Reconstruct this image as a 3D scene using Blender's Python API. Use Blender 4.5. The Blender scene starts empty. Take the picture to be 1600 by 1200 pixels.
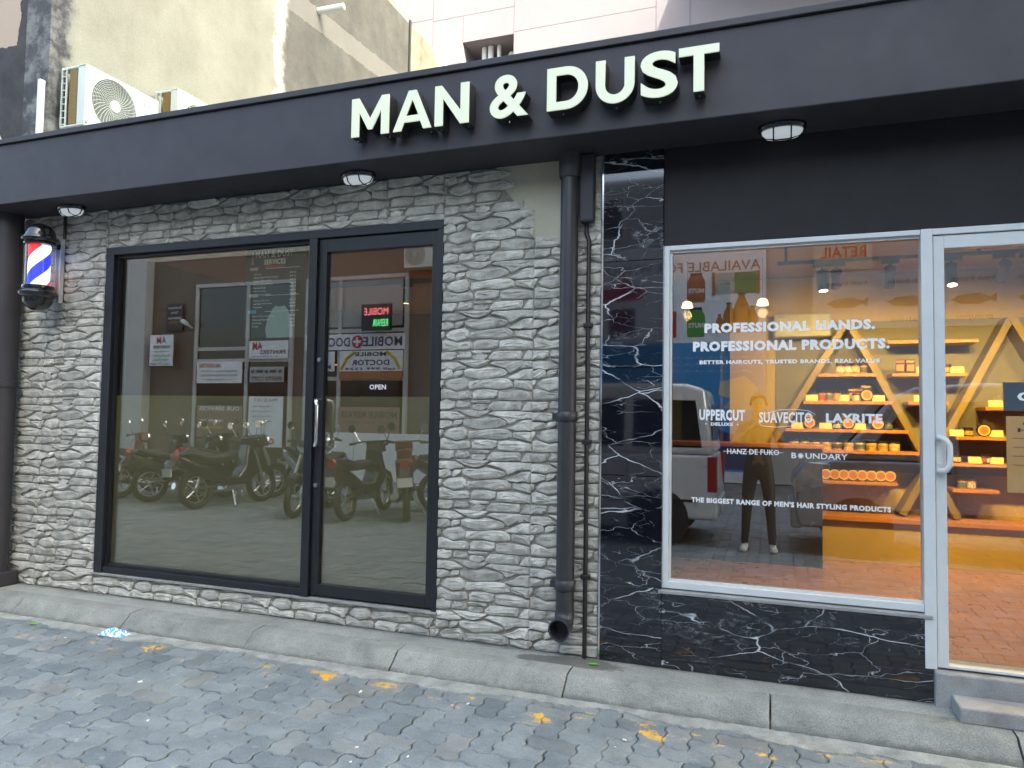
import bpy, bmesh, math, random
from mathutils import Vector, Matrix
random.seed(11)
S = bpy.context.scene
C = S.collection
R = math.radians

# ------------------------------------------------------------------ camera
CAM = Vector((0.0, -4.0, 1.43))
YAW, PITCH, ROLL, FPX = R(19.773), R(2.682), R(0.915), 1122.4   # focal length in pixels of a 1600 px wide picture
_fw = Vector((-math.sin(YAW)*math.cos(PITCH), math.cos(YAW)*math.cos(PITCH), math.sin(PITCH)))
_rt = Vector((math.cos(YAW), math.sin(YAW), 0))
_up = _rt.cross(_fw)
RT = math.cos(ROLL)*_rt + math.sin(ROLL)*_up
UP = -math.sin(ROLL)*_rt + math.cos(ROLL)*_up
cam_data = bpy.data.cameras.new('camera')
cam_data.sensor_width = 36
cam_data.lens = 36*FPX/1600
cam_data.clip_start = 0.05
cam_data.clip_end = 500
cam = bpy.data.objects.new('camera', cam_data)
C.objects.link(cam)
cam.matrix_world = Matrix(((RT.x, UP.x, -_fw.x, CAM.x), (RT.y, UP.y, -_fw.y, CAM.y), (RT.z, UP.z, -_fw.z, CAM.z), (0, 0, 0, 1)))
S.camera = cam

# ------------------------------------------------------------------ sky, sun, exposure
SUN = Vector((1.2, -0.6, 1.0)).normalized()
world = bpy.data.worlds.new('World')
S.world = world
world.use_nodes = True
_nt = world.node_tree
_bg = _nt.nodes['Background']
_sky = _nt.nodes.new('ShaderNodeTexSky')
_sky.sky_type = 'NISHITA'
_sky.sun_disc = False
_sky.sun_elevation = math.asin(SUN.z)
_sky.sun_rotation = math.atan2(SUN.x, SUN.y)
_sky.air_density = 0.8
_sky.dust_density = 6.0
_sky.ozone_density = 0.4
_nt.links.new(_sky.outputs[0], _bg.inputs[0])
_bg.inputs[1].default_value = 0.15
sun_data = bpy.data.lights.new('sun', 'SUN')
sun_data.energy = 2.0
sun_data.angle = R(0.53)
sun_data.color = (1.0, 0.95, 0.88)
sun = bpy.data.objects.new('sun', sun_data)
C.objects.link(sun)
sun.location = (8, -16, 24)
sun.rotation_euler = SUN.to_track_quat('Z', 'Y').to_euler()
S.view_settings.view_transform = 'Standard'
S.view_settings.look = 'None'
S.view_settings.gamma = 1
S.view_settings.use_curve_mapping = False
S.view_settings.exposure = 3.15
S.view_settings.use_white_balance = True          # camera set for open shade
S.view_settings.white_balance_temperature = 6700
S.view_settings.white_balance_tint = 0
S.render.engine = 'CYCLES'
S.cycles.use_denoising = True
S.cycles.max_bounces = 10
S.cycles.transparent_max_bounces = 24
S.cycles.glossy_bounces = 5
S.cycles.transmission_bounces = 8
S.cycles.caustics_reflective = False
S.cycles.caustics_refractive = False

def project(p):
    d = Vector(p) - CAM
    z = d.dot(_fw)
    if z < 0.05:
        return None
    return (800 + FPX*d.dot(RT)/z, 600 - FPX*d.dot(UP)/z, z)

# ------------------------------------------------------------------ object helpers
WL = {}
def tag(o, label=None, cat=None, group=None, kind=None):
    if label: o['label'] = label
    if cat: o['category'] = cat
    if group: o['group'] = group
    if kind: o['kind'] = kind
    return o
def thing(name, label, cat, loc=(0, 0, 0), group=None):
    o = bpy.data.objects.new(name, None)
    o.empty_display_size = 0.1
    C.objects.link(o)
    o.location = loc
    WL[o] = Vector(loc)
    return tag(o, label, cat, group)
def put(name, me, parent=None, loc=None):
    o = bpy.data.objects.new(name, me)
    C.objects.link(o)
    if parent:
        o.parent = parent
    base = WL.get(parent, Vector((0, 0, 0)))
    if loc is not None:
        o.location = Vector(loc) - base
        WL[o] = Vector(loc)
    else:
        WL[o] = base.copy()
    return o
def dup(o, parent=None):
    c = o.copy()
    C.objects.link(c)
    c.parent = parent
    for ch in list(o.children):
        dup(ch, c)
    return c

class MB:
    def __init__(s):
        s.v = []; s.f = []
    def add(s, vs, fs):
        n = len(s.v)
        s.v += [tuple(p) for p in vs]
        s.f += [tuple(i + n for i in f) for f in fs]
        return s
    def box(s, x0, x1, y0, y1, z0, z1):
        if x0 > x1: x0, x1 = x1, x0
        if y0 > y1: y0, y1 = y1, y0
        if z0 > z1: z0, z1 = z1, z0
        return s.add([(x0,y0,z0),(x1,y0,z0),(x1,y1,z0),(x0,y1,z0),(x0,y0,z1),(x1,y0,z1),(x1,y1,z1),(x0,y1,z1)],
                     [(0,3,2,1),(4,5,6,7),(0,1,5,4),(1,2,6,5),(2,3,7,6),(3,0,4,7)])
    def prism(s, poly, o, U, V, d):
        """poly in (u, v), extruded from o along U x V by d"""
        o, U, V = Vector(o), Vector(U), Vector(V)
        N = U.cross(V)
        n = len(poly)
        a = [o + U*p[0] + V*p[1] for p in poly]
        b = [p + N*d for p in a]
        fs = [tuple(range(n))[::-1], tuple(range(n, 2*n))]
        fs += [(i, (i+1) % n, n + (i+1) % n, n + i) for i in range(n)]
        return s.add(a + b, fs)
    def cyl(s, a, b, r, n=16, r2=None):
        return s.tube([a, b], [r, r if r2 is None else r2], n)
    def tube(s, path, r, n=10, cap=True):
        path = [Vector(p) for p in path]
        rs = r if isinstance(r, (list, tuple)) else [r]*len(path)
        vs, fs = [], []
        t0 = (path[1]-path[0]).normalized()
        ref = Vector((0, 0, 1)) if abs(t0.z) < .9 else Vector((1, 0, 0))
        u = t0.cross(ref).normalized()
        for i, p in enumerate(path):
            if i == 0: t = path[1]-path[0]
            elif i == len(path)-1: t = path[-1]-path[-2]
            else: t = (path[i+1]-path[i]).normalized() + (path[i]-path[i-1]).normalized()
            t.normalize()
            u = (u - t*u.dot(t)).normalized()
            w = t.cross(u)
            for k in range(n):
                a = 2*math.pi*k/n
                vs.append(p + (u*math.cos(a) + w*math.sin(a))*rs[i])
        for i in range(len(path)-1):
            for k in range(n):
                fs.append((i*n+k, i*n+(k+1) % n, (i+1)*n+(k+1) % n, (i+1)*n+k))
        if cap:
            fs.append(tuple(range(n))[::-1])
            fs.append(tuple(range((len(path)-1)*n, len(path)*n)))
        return s.add(vs, fs)
    def lathe(s, prof, c, axis=(0, 0, 1), n=20):
        c, ax = Vector(c), Vector(axis).normalized()
        u = ax.orthogonal().normalized(); w = ax.cross(u)
        vs, fs = [], []
        for (r, h) in prof:
            for k in range(n):
                a = 2*math.pi*k/n
                vs.append(c + ax*h + (u*math.cos(a)+w*math.sin(a))*max(r, 1e-4))
        m = len(prof)
        for i in range(m-1):
            for k in range(n):
                fs.append((i*n+k, i*n+(k+1) % n, (i+1)*n+(k+1) % n, (i+1)*n+k))
        fs.append(tuple(range(n))[::-1]); fs.append(tuple(range((m-1)*n, m*n)))
        return s.add(vs, fs)
    def torus(s, c, axis, R0, r, n=28, m=8):
        c, ax = Vector(c), Vector(axis).normalized()
        u = ax.orthogonal().normalized(); w = ax.cross(u)
        vs, fs = [], []
        for i in range(n):
            a = 2*math.pi*i/n
            d = u*math.cos(a)+w*math.sin(a)
            for j in range(m):
                b = 2*math.pi*j/m
                vs.append(c + d*(R0+r*math.cos(b)) + ax*r*math.sin(b))
        for i in range(n):
            for j in range(m):
                fs.append((i*m+j, ((i+1) % n)*m+j, ((i+1) % n)*m+(j+1) % m, i*m+(j+1) % m))
        return s.add(vs, fs)
    def text(s, body, x0, x1, z0, z1, y, back=False, bold=0.0, depth=0.0):
        """flat lettering fitted to a rectangle in the plane of the facade; back=True faces +y"""
        c = bpy.data.curves.new('t', 'FONT')
        c.body = body; c.size = 1; c.offset = bold; c.resolution_u = 2; c.extrude = depth; c.space_character = 1 + bold*2.2
        o = bpy.data.objects.new('t', c)
        me = bpy.data.meshes.new_from_object(o)
        vs = [v.co.copy() for v in me.vertices]
        fs = [tuple(p.vertices) for p in me.polygons]
        bpy.data.objects.remove(o); bpy.data.curves.remove(c); bpy.data.meshes.remove(me)
        if not vs: return s
        ax0 = min(v.x for v in vs); ax1 = max(v.x for v in vs)
        ay0 = min(v.y for v in vs); ay1 = max(v.y for v in vs)
        kx = (x1-x0)/(ax1-ax0); ky = (z1-z0)/max(ay1-ay0, 1e-6)
        out = []
        for v in vs:
            z = z0 + (v.y-ay0)*ky
            if back: out.append((x1-(v.x-ax0)*kx, y+v.z, z))
            else: out.append((x0+(v.x-ax0)*kx, y-v.z, z))
        return s.add(out, fs)
    def xform(s, M):
        s.v = [tuple(M @ Vector(p)) for p in s.v]
        return s
    def mesh(s, name, mat, base=Vector((0, 0, 0)), smooth=0):
        me = bpy.data.meshes.new(name)
        me.from_pydata([(p[0]-base[0], p[1]-base[1], p[2]-base[2]) for p in s.v], [], s.f)
        if isinstance(mat, (list, tuple)):
            for m in mat: me.materials.append(m)
        elif mat: me.materials.append(mat)
        if smooth:
            me.shade_smooth()
            me.set_sharp_from_angle(angle=R(smooth))
        me.update()
        return me
    def build(s, name, mat, parent=None, smooth=0, bevel=0, seg=2):
        base = WL.get(parent, Vector((0, 0, 0)))
        o = put(name, s.mesh(name, mat, base, smooth), parent)
        if bevel:
            b = o.modifiers.new('bevel', 'BEVEL')
            b.width = bevel; b.segments = seg; b.limit_method = 'ANGLE'; b.angle_limit = R(35)
        return o

# ------------------------------------------------------------------ materials
def newmat(name):
    m = bpy.data.materials.new(name)
    m.use_nodes = True
    nt = m.node_tree
    return m, nt, nt.nodes['Principled BSDF']
def nd(nt, typ, **kw):
    n = nt.nodes.new(typ)
    for k, v in kw.items():
        if hasattr(n, k): setattr(n, k, v)
        else: n.inputs[k].default_value = v
    return n
def ramp(nt, fac, stops):
    r = nt.nodes.new('ShaderNodeValToRGB')
    el = r.color_ramp.elements
    while len(el) < len(stops): el.new(0.5)
    for e, (p, c) in zip(el, stops):
        e.position = p
        e.color = (c[0], c[1], c[2], 1) if isinstance(c, (tuple, list)) else (c, c, c, 1)
    nt.links.new(fac, r.inputs[0])
    return r.outputs[0]
def math_n(nt, op, a, b=None, clamp=False):
    n = nt.nodes.new('ShaderNodeMath'); n.operation = op; n.use_clamp = clamp
    for i, x in enumerate((a, b)):
        if x is None: continue
        if isinstance(x, (int, float)): n.inputs[i].default_value = x
        else: nt.links.new(x, n.inputs[i])
    return n.outputs[0]
def mixc(nt, fac, a, b, mode='MIX'):
    n = nt.nodes.new('ShaderNodeMix'); n.data_type = 'RGBA'; n.blend_type = mode
    for sock, x in ((n.inputs[0], fac), (n.inputs[6], a), (n.inputs[7], b)):
        if isinstance(x, (int, float)): sock.default_value = x
        elif isinstance(x, (tuple, list)): sock.default_value = (x[0], x[1], x[2], 1)
        else: nt.links.new(x, sock)
    return n.outputs[2]
def coords(nt, kind):
    if kind == 'World':
        return nt.nodes.new('ShaderNodeNewGeometry').outputs['Position']
    return nt.nodes.new('ShaderNodeTexCoord').outputs['Object']
def noise(nt, vec, scale, detail=5, rough=.55, dist=0, stretch=None):
    if stretch:
        mp = nt.nodes.new('ShaderNodeMapping'); mp.inputs['Scale'].default_value = stretch
        nt.links.new(vec, mp.inputs[0]); vec = mp.outputs[0]
    n = nd(nt, 'ShaderNodeTexNoise')
    n.inputs['Scale'].default_value = scale; n.inputs['Detail'].default_value = detail
    n.inputs['Roughness'].default_value = rough; n.inputs['Distortion'].default_value = dist
    nt.links.new(vec, n.inputs['Vector'])
    return n.outputs[0]
def bumpit(nt, b, h, strength, dist):
    n = nd(nt, 'ShaderNodeBump'); n.inputs['Strength'].default_value = strength; n.inputs['Distance'].default_value = dist
    nt.links.new(h, n.inputs['Height']); nt.links.new(n.outputs[0], b.inputs['Normal'])
def tint(c, k):
    return tuple(min(1, x*k) for x in c[:3])
def pm(name, col, rough=.6, var=.12, scale=6, col2=None, bump=0, bscale=80, bdist=.003, metal=0, spec=.5, coat=0, space='World', rvar=.1, rnd=0, fine=0, stretch=None):
    m, nt, b = newmat(name)
    P = coords(nt, space)
    n1 = noise(nt, P, scale, 6, .6, .3, stretch)
    c = ramp(nt, n1, [(.3, tint(col, 1-var)), (.7, col2 or tint(col, 1+var))])
    if fine:
        c = mixc(nt, fine, c, ramp(nt, noise(nt, P, 220, 3, .7), [(.35, .15), (.65, .85)]), 'OVERLAY')
    if rnd:
        oi = nt.nodes.new('ShaderNodeObjectInfo'); g = nt.nodes.new('ShaderNodeNewGeometry')
        v = math_n(nt, 'FRACT', math_n(nt, 'ADD', oi.outputs['Random'], g.outputs['Random Per Island']))
        k = nt.nodes.new('ShaderNodeMapRange'); k.inputs[3].default_value = 1-rnd; k.inputs[4].default_value = 1+rnd
        nt.links.new(v, k.inputs[0])
        c = mixc(nt, 1, c, k.outputs[0], 'MULTIPLY')
    nt.links.new(c, b.inputs['Base Color'])
    if rvar:
        k = nt.nodes.new('ShaderNodeMapRange'); k.inputs[3].default_value = max(0, rough-rvar); k.inputs[4].default_value = min(1, rough+rvar)
        nt.links.new(noise(nt, P, scale*3, 4), k.inputs[0]); nt.links.new(k.outputs[0], b.inputs['Roughness'])
    else:
        b.inputs['Roughness'].default_value = rough
    b.inputs['Metallic'].default_value = metal
    b.inputs['Specular IOR Level'].default_value = spec
    b.inputs['Coat Weight'].default_value = coat
    if bump: bumpit(nt, b, noise(nt, P, bscale, 5, .65), bump, bdist)
    return m
def em(name, col, strength, base=(.8, .8, .8)):
    m, nt, b = newmat(name)
    b.inputs['Base Color'].default_value = (*base, 1)
    b.inputs['Emission Color'].default_value = (*col, 1)
    b.inputs['Emission Strength'].default_value = strength
    b.inputs['Roughness'].default_value = .4
    return m
def glass(name, tintc=(1, 1, 1), ior=1.9, rough=0.0):
    m, nt, b = newmat(name)
    nt.nodes.remove(b)
    t = nt.nodes.new('ShaderNodeBsdfTransparent'); t.inputs[0].default_value = (*tintc, 1)
    g = nt.nodes.new('ShaderNodeBsdfGlossy'); g.inputs['Roughness'].default_value = rough
    g.inputs['Color'].default_value = (1, 1, 1, 1)
    fr = nt.nodes.new('ShaderNodeFresnel')
    gm = nt.nodes.new('ShaderNodeNewGeometry')            # the pane does not bend light, so both faces reflect alike
    mr = nt.nodes.new('ShaderNodeMapRange'); mr.inputs[3].default_value = ior; mr.inputs[4].default_value = 1/ior
    nt.links.new(gm.outputs['Backfacing'], mr.inputs[0]); nt.links.new(mr.outputs[0], fr.inputs['IOR'])
    mx = nt.nodes.new('ShaderNodeMixShader')
    nt.links.new(fr.outputs[0], mx.inputs[0]); nt.links.new(t.outputs[0], mx.inputs[1]); nt.links.new(g.outputs[0], mx.inputs[2])
    nt.links.new(mx.outputs[0], nt.nodes['Material Output'].inputs[0])
    return m

M = {}
M['stone'] = pm('stone', (.405, .392, .345), .8, .2, 14, col2=(.59, .573, .515), bump=.6, bscale=70, bdist=.006, spec=.25, rnd=.17, fine=.22)
M['mortar'] = pm('mortar', (.25, .237, .20), .9, .2, 20, bump=.3)
M['plaster'] = pm('plaster', (.42, .40, .31), .85, .08, 5, bump=.3, bscale=40, fine=.15)
M['black_paint'] = pm('black_paint', (.042, .040, .047), .55, .14, 3, bump=.12, bscale=35, bdist=.002, spec=.35, fine=.06)
M['black_wall'] = pm('black_wall', (.016, .0155, .017), .6, .15, 3, bump=.12, bscale=35, bdist=.002, spec=.3)
M['frame_black'] = pm('frame_black', (.015, .0165, .021), .36, .1, 9, bump=.03, bscale=200, rvar=.08)
M['white_alu'] = pm('white_alu', (.62, .64, .64), .38, .05, 6, rvar=.08, fine=.05)
M['chrome'] = pm('chrome', (.75, .75, .75), .14, .05, 9, metal=1, rvar=.06)
M['steel'] = pm('steel', (.55, .55, .56), .3, .08, 9, metal=1)
M['pvc_grey'] = pm('pvc_grey', (.030, .031, .037), .42, .15, 7, fine=.1)
M['pvc_black'] = pm('pvc_black', (.012, .012, .013), .45, .15, 12)
M['rubber'] = pm('rubber', (.012, .012, .012), .75, .2, 12)
M['black_plastic'] = pm('black_plastic', (.015, .015, .016), .4, .15, 12)
M['gloss_black'] = pm('gloss_black', (.012, .012, .014), .2, .1, 8, coat=.5, rvar=.05)
M['pane'] = glass('pane_clear', (.98, .985, .98), 2.35)
M['pane_tint'] = glass('pane_tint', (.87, .86, .78), 2.3)
M['pane_dark'] = pm('pane_dark', (.012, .013, .014), .06, .1, 4, rvar=.02, spec=.6)
M['white_vinyl'] = pm('white_vinyl', (.80, .80, .79), .5, .03, 5)
M['white_paint'] = pm('white_paint', (.62, .62, .60), .55, .06, 4, fine=.08)
M['white_plastic'] = pm('white_plastic', (.62, .66, .62), .45, .06, 5)
M['grey_plastic'] = pm('grey_plastic', (.35, .35, .33), .5, .08, 5)
def flat(name, col, rough=.6, var=.08, **k):
    if name not in M: M[name] = pm(name, col, rough, var, 6, **k)
    return M[name]

# film: frosted foil on the inside of the glass
m, nt, b = newmat('frosted_film')
nt.nodes.remove(b)
_t = nt.nodes.new('ShaderNodeBsdfTransparent'); _t.inputs[0].default_value = (.55, .55, .45, 1)
_d = nt.nodes.new('ShaderNodeBsdfDiffuse'); _d.inputs[0].default_value = (.27, .26, .195, 1)
_mx = nt.nodes.new('ShaderNodeMixShader'); _mx.inputs[0].default_value = .86
nt.links.new(_t.outputs[0], _mx.inputs[1]); nt.links.new(_d.outputs[0], _mx.inputs[2])
nt.links.new(_mx.outputs[0], nt.nodes['Material Output'].inputs[0])
M['film'] = m

# black marble with white veins
m, nt, b = newmat('black_marble')
P = coords(nt, 'World')
oi = nt.nodes.new('ShaderNodeObjectInfo')
sh = nt.nodes.new('ShaderNodeVectorMath'); sh.operation = 'SCALE'; sh.inputs[0].default_value = (7.3, 3.1, 5.7)
nt.links.new(oi.outputs['Random'], sh.inputs['Scale'])
ad = nt.nodes.new('ShaderNodeVectorMath'); ad.operation = 'ADD'
nt.links.new(P, ad.inputs[0]); nt.links.new(sh.outputs[0], ad.inputs[1])
rot = nt.nodes.new('ShaderNodeMapping'); rot.inputs['Rotation'].default_value = (.2, .70, .3); rot.inputs['Scale'].default_value = (.8, 1.0, 2.1)
nt.links.new(ad.outputs[0], rot.inputs[0])
def distort(vec, sc, amt):
    n = nd(nt, 'ShaderNodeTexNoise'); n.inputs['Scale'].default_value = sc; n.inputs['Detail'].default_value = 3.5
    n.inputs['Roughness'].default_value = .55
    nt.links.new(vec, n.inputs['Vector'])
    s1 = nt.nodes.new('ShaderNodeVectorMath'); s1.operation = 'SUBTRACT'; s1.inputs[1].default_value = (.5, .5, .5)
    nt.links.new(n.outputs[1], s1.inputs[0])
    s2 = nt.nodes.new('ShaderNodeVectorMath'); s2.operation = 'SCALE'; s2.inputs['Scale'].default_value = amt
    nt.links.new(s1.outputs[0], s2.inputs[0])
    s3 = nt.nodes.new('ShaderNodeVectorMath'); s3.operation = 'ADD'
    nt.links.new(vec, s3.inputs[0]); nt.links.new(s2.outputs[0], s3.inputs[1])
    return s3.outputs[0]
def vein(sc, amt, w, mlo, mhi, seed):
    v = distort(rot.outputs[0], 4.0+seed, amt)
    vo = nt.nodes.new('ShaderNodeTexVoronoi'); vo.feature = 'DISTANCE_TO_EDGE'; vo.inputs['Scale'].default_value = sc
    nt.links.new(v, vo.inputs['Vector'])
    line = ramp(nt, vo.outputs[0], [(0, 1.0), (w*.35, .8), (w, 0.0)])
    mk = ramp(nt, noise(nt, rot.outputs[0], 3.1+seed, 4, .6), [(mlo, 0.0), (mhi, 1.0)])
    return math_n(nt, 'MULTIPLY', line, mk)
v1 = vein(2.1, .15, .0095, .42, .56, 0)
v2 = vein(4.0, .20, .0085, .45, .60, 1.7)
v3 = vein(8.5, .12, .010, .52, .64, 3.9)
cloud = math_n(nt, 'MULTIPLY', ramp(nt, noise(nt, distort(rot.outputs[0], 9, .2), 16, 8, .8), [(.52, 0.0), (.72, .7)]),
               ramp(nt, noise(nt, rot.outputs[0], 2.2, 2), [(.55, 0.0), (.68, 1.0)]))
tot = math_n(nt, 'MAXIMUM', math_n(nt, 'MAXIMUM', v1, math_n(nt, 'MAXIMUM', math_n(nt, 'MULTIPLY', v2, .75), math_n(nt, 'MULTIPLY', v3, .4))), cloud, True)
nt.links.new(mixc(nt, tot, (.006, .007, .012), (.62, .66, .70)), b.inputs['Base Color'])
b.inputs['Roughness'].default_value = .05
b.inputs['Specular IOR Level'].default_value = .7
b.inputs['Coat Weight'].default_value = .22
b.inputs['Coat IOR'].default_value = 1.7
b.inputs['Coat Roughness'].default_value = .02
M['marble'] = m

# paving: grey-blue concrete blocks with remains of a yellow line beside the kerb
m, nt, b = newmat('paver')
P = coords(nt, 'World')
oi = nt.nodes.new('ShaderNodeObjectInfo'); g = nt.nodes.new('ShaderNodeNewGeometry')
rv = math_n(nt, 'FRACT', math_n(nt, 'ADD', oi.outputs['Random'], g.outputs['Random Per Island']))
base = ramp(nt, rv, [(0, (.125, .147, .158)), (.2, (.158, .18, .19)), (.75, (.19, .211, .217)), (.93, (.188, .192, .183)), (1, (.14, .155, .162))])
base = mixc(nt, .55, base, ramp(nt, noise(nt, P, 5, 6, .65), [(.3, (.25, .27, .29)), (.7, (.72, .73, .72))]), 'OVERLAY')
base = mixc(nt, .35, base, ramp(nt, noise(nt, P, 160, 4, .7), [(.3, .2), (.7, .8)]), 'OVERLAY')
base = mixc(nt, ramp(nt, noise(nt, P, 9, 5, .7), [(.62, 0.0), (.72, .55)]), base, (.36, .38, .37))     # pale cement dust
sp = nt.nodes.new('ShaderNodeSeparateXYZ'); nt.links.new(P, sp.inputs[0])
yy = math_n(nt, 'ADD', sp.outputs[1], math_n(nt, 'MULTIPLY', math_n(nt, 'SUBTRACT', noise(nt, P, 8, 3), .5), .07))
dl = math_n(nt, 'ABSOLUTE', math_n(nt, 'ADD', yy, .61))
band = ramp(nt, dl, [(.05, 1.0), (.12, 0.0)])
wear = ramp(nt, noise(nt, P, 5.0, 6, .7), [(.575, 0.0), (.615, .92)])
nt.links.new(mixc(nt, math_n(nt, 'MULTIPLY', band, wear), base, (.66, .37, .035)), b.inputs['Base Color'])
b.inputs['Roughness'].default_value = .8
b.inputs['Specular IOR Level'].default_value = .3
bumpit(nt, b, noise(nt, P, 110, 5, .7), .5, .004)
M['paver'] = m
M['joint_sand'] = pm('joint_sand', (.055, .058, .056), .95, .3, 3, col2=(.27, .27, .25), bump=.5, bscale=140)

# concrete ledge with the damp patch below the downpipe
m, nt, b = newmat('ledge_concrete')
P = coords(nt, 'World')
c = ramp(nt, noise(nt, P, 2.6, 7, .65, .4), [(.28, (.19, .195, .18)), (.5, (.27, .277, .252)), (.72, (.345, .355, .322))])
c = mixc(nt, .5, c, ramp(nt, noise(nt, P, 90, 5, .7), [(.3, .2), (.7, .8)]), 'OVERLAY')
mp = nt.nodes.new('ShaderNodeMapping'); mp.vector_type = 'POINT'
mp.inputs['Location'].default_value = (1.02*2.6, .13*7.5, 0); mp.inputs['Scale'].default_value = (2.6, 7.5, 0)
nt.links.new(P, mp.inputs[0])
ln = nt.nodes.new('ShaderNodeVectorMath'); ln.operation = 'LENGTH'; nt.links.new(mp.outputs[0], ln.inputs[0])
dd = math_n(nt, 'ADD', ln.outputs['Value'], math_n(nt, 'MULTIPLY', math_n(nt, 'SUBTRACT', noise(nt, P, 14, 5), .5), .9))
c = mixc(nt, ramp(nt, dd, [(.66, .75), (.80, 0.0)]), c, (.075, .072, .06))
sp = nt.nodes.new('ShaderNodeSeparateXYZ'); nt.links.new(P, sp.inputs[0])
gy = math_n(nt, 'ADD', sp.outputs[1], math_n(nt, 'MULTIPLY', math_n(nt, 'SUBTRACT', noise(nt, P, 12, 5, .7), .5), .10))
gr = nt.nodes.new('ShaderNodeMapRange'); gr.inputs[1].default_value = -.06; gr.inputs[2].default_value = -.012; gr.inputs[4].default_value = .65
nt.links.new(gy, gr.inputs[0])
c = mixc(nt, gr.outputs[0], c, (.10, .098, .088))
nt.links.new(c, b.inputs['Base Color'])
b.inputs['Roughness'].default_value = .82
bumpit(nt, b, noise(nt, P, 60, 6, .7), .5, .005)
M['ledge'] = m
M['kerb'] = pm('kerb_concrete', (.215, .222, .205), .85, .12, 5, col2=(.305, .312, .282), bump=.7, bscale=90, bdist=.006, spec=.25, rnd=.1, fine=.5)
# dirt collected along the foot of the kerb stones
nt = M['kerb'].node_tree; b = nt.nodes['Principled BSDF']
old = b.inputs['Base Color'].links[0].from_socket
P = coords(nt, 'World')
sp = nt.nodes.new('ShaderNodeSeparateXYZ'); nt.links.new(P, sp.inputs[0])
gz = math_n(nt, 'ADD', sp.outputs[2], math_n(nt, 'MULTIPLY', math_n(nt, 'SUBTRACT', noise(nt, P, 14, 5, .7), .5), .05))
gr = nt.nodes.new('ShaderNodeMapRange'); gr.inputs[1].default_value = .028; gr.inputs[2].default_value = .010; gr.inputs[4].default_value = .7
nt.links.new(gz, gr.inputs[0])
st = ramp(nt, noise(nt, P, 7, 6, .75), [(.60, 0.0), (.70, .5)])
nt.links.new(mixc(nt, math_n(nt, 'MAXIMUM', gr.outputs[0], st), old, (.10, .10, .09)), b.inputs['Base Color'])
M['haunch'] = pm('haunch', (.22, .235, .22), .9, .2, 9, col2=(.36, .37, .34), bump=.8, bscale=50, bdist=.008, fine=.35)
M['concrete'] = pm('concrete', (.24, .24, .235), .85, .2, 4, col2=(.36, .36, .35), bump=.5, bscale=40, bdist=.004, fine=.25)
# ------------------------------------------------------------------ street
KY = -0.40                                   # foot of the kerb
me = MB().add([(-70, -70, -.03), (70, -70, -.03), (70, KY+.03, -.03), (-70, KY+.03, -.03)], [(0, 1, 2, 3)])
street = tag(me.build('street', M['joint_sand']), kind='structure')
# ground under and behind the buildings
tag(MB().add([(-70, KY+.03, -.032), (70, KY+.03, -.032), (70, 70, -.032), (-70, 70, -.032)], [(0, 1, 2, 3)]).build('ground', M['concrete']), kind='structure')

PW = 0.113                                    # paver grid: wavy blocks 1 x 2 laid herringbone
def wave(t):
    t = t % 1.0
    a = .06
    if t < .2: return a*t/.2
    if t < .4: return a
    if t < .6: return a*(1-2*(t-.4)/.2)
    if t < .8: return -a
    return -a*(1-t)/.2
KN = (0, .2, .4, .6, .8)
def hline(c0, c1, r):                         # along a horizontal grid line, left to right
    return [(c+t, r+wave(t)) for c in range(c0, c1) for t in KN] + [(c1, r)]
def vline(r0, r1, c):
    return [(c+wave(t), r+t) for r in range(r0, r1) for t in KN] + [(c, r1)]
def paver_poly(w, h):
    p = hline(0, w, 0)[:-1] + vline(0, h, w)[:-1] + hline(0, w, h)[::-1][:-1] + vline(0, h, 0)[::-1][:-1]
    return p
def paver_geo(w, h, gap=.020, top=0.0, cham=.045):
    poly = paver_poly(w, h)
    n = len(poly)
    def inset(d):
        out = []
        for i in range(n):
            a, b_, c_ = Vector(poly[i-1]), Vector(poly[i]), Vector(poly[(i+1) % n])
            e1 = (b_-a).normalized(); e2 = (c_-b_).normalized()
            nn = Vector((-e1.y-e2.y, e1.x+e2.x))
            nn = nn.normalized() if nn.length > 1e-6 else Vector((-e1.y, e1.x))
            out.append(b_ + nn*d)
        return out
    p1, p2 = inset(gap), inset(gap+cham)
    vs = [(p.x*PW, p.y*PW, -.03) for p in p1] + [(p.x*PW, p.y*PW, top-.005) for p in p1] + [(p.x*PW, p.y*PW, top) for p in p2]
    fs = []
    for i in range(n):
        j = (i+1) % n
        fs += [(i, j, n+j, n+i), (n+i, n+j, 2*n+j, 2*n+i)]
    fs.append(tuple(range(2*n, 3*n)))
    return vs, fs
GEO = {'h': paver_geo(2, 1), 'v': paver_geo(1, 2), 'q': paver_geo(1, 1)}
PME = {}
for k, (vs, fs) in GEO.items():
    PME[k] = [MB().add([(x, y, z + (dx*x+dy*y if z > -.02 else 0)) for x, y, z in vs], fs).mesh('paver', M['paver'])
              for dx, dy in ((0, 0), (.012, -.01), (-.014, .008), (.006, .014))]
cells = []
for r in range(-84, 0):
    for c in range(-130, 45):
        k = (c-r) % 4
        ox, oy = c*PW, r*PW + KY - .0
        if k == 0: cells.append(('h', ox, oy, 2*PW, PW))
        elif k == 3 and r < -1: cells.append(('v', ox, oy, PW, 2*PW))
        elif k == 3: cells.append(('q', ox, oy, PW, PW))
seen, rest = [], []
for cc in cells:
    t, ox, oy, w, h = cc
    if oy + h > KY + .02: continue
    q = project((ox+w/2, oy+h/2, 0))
    if q and -40 < q[0] < 1640 and q[1] < 1240:
        seen.append((q[2], cc))
    else:
        rest.append(cc)
seen.sort(key=lambda a: a[0])
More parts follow.
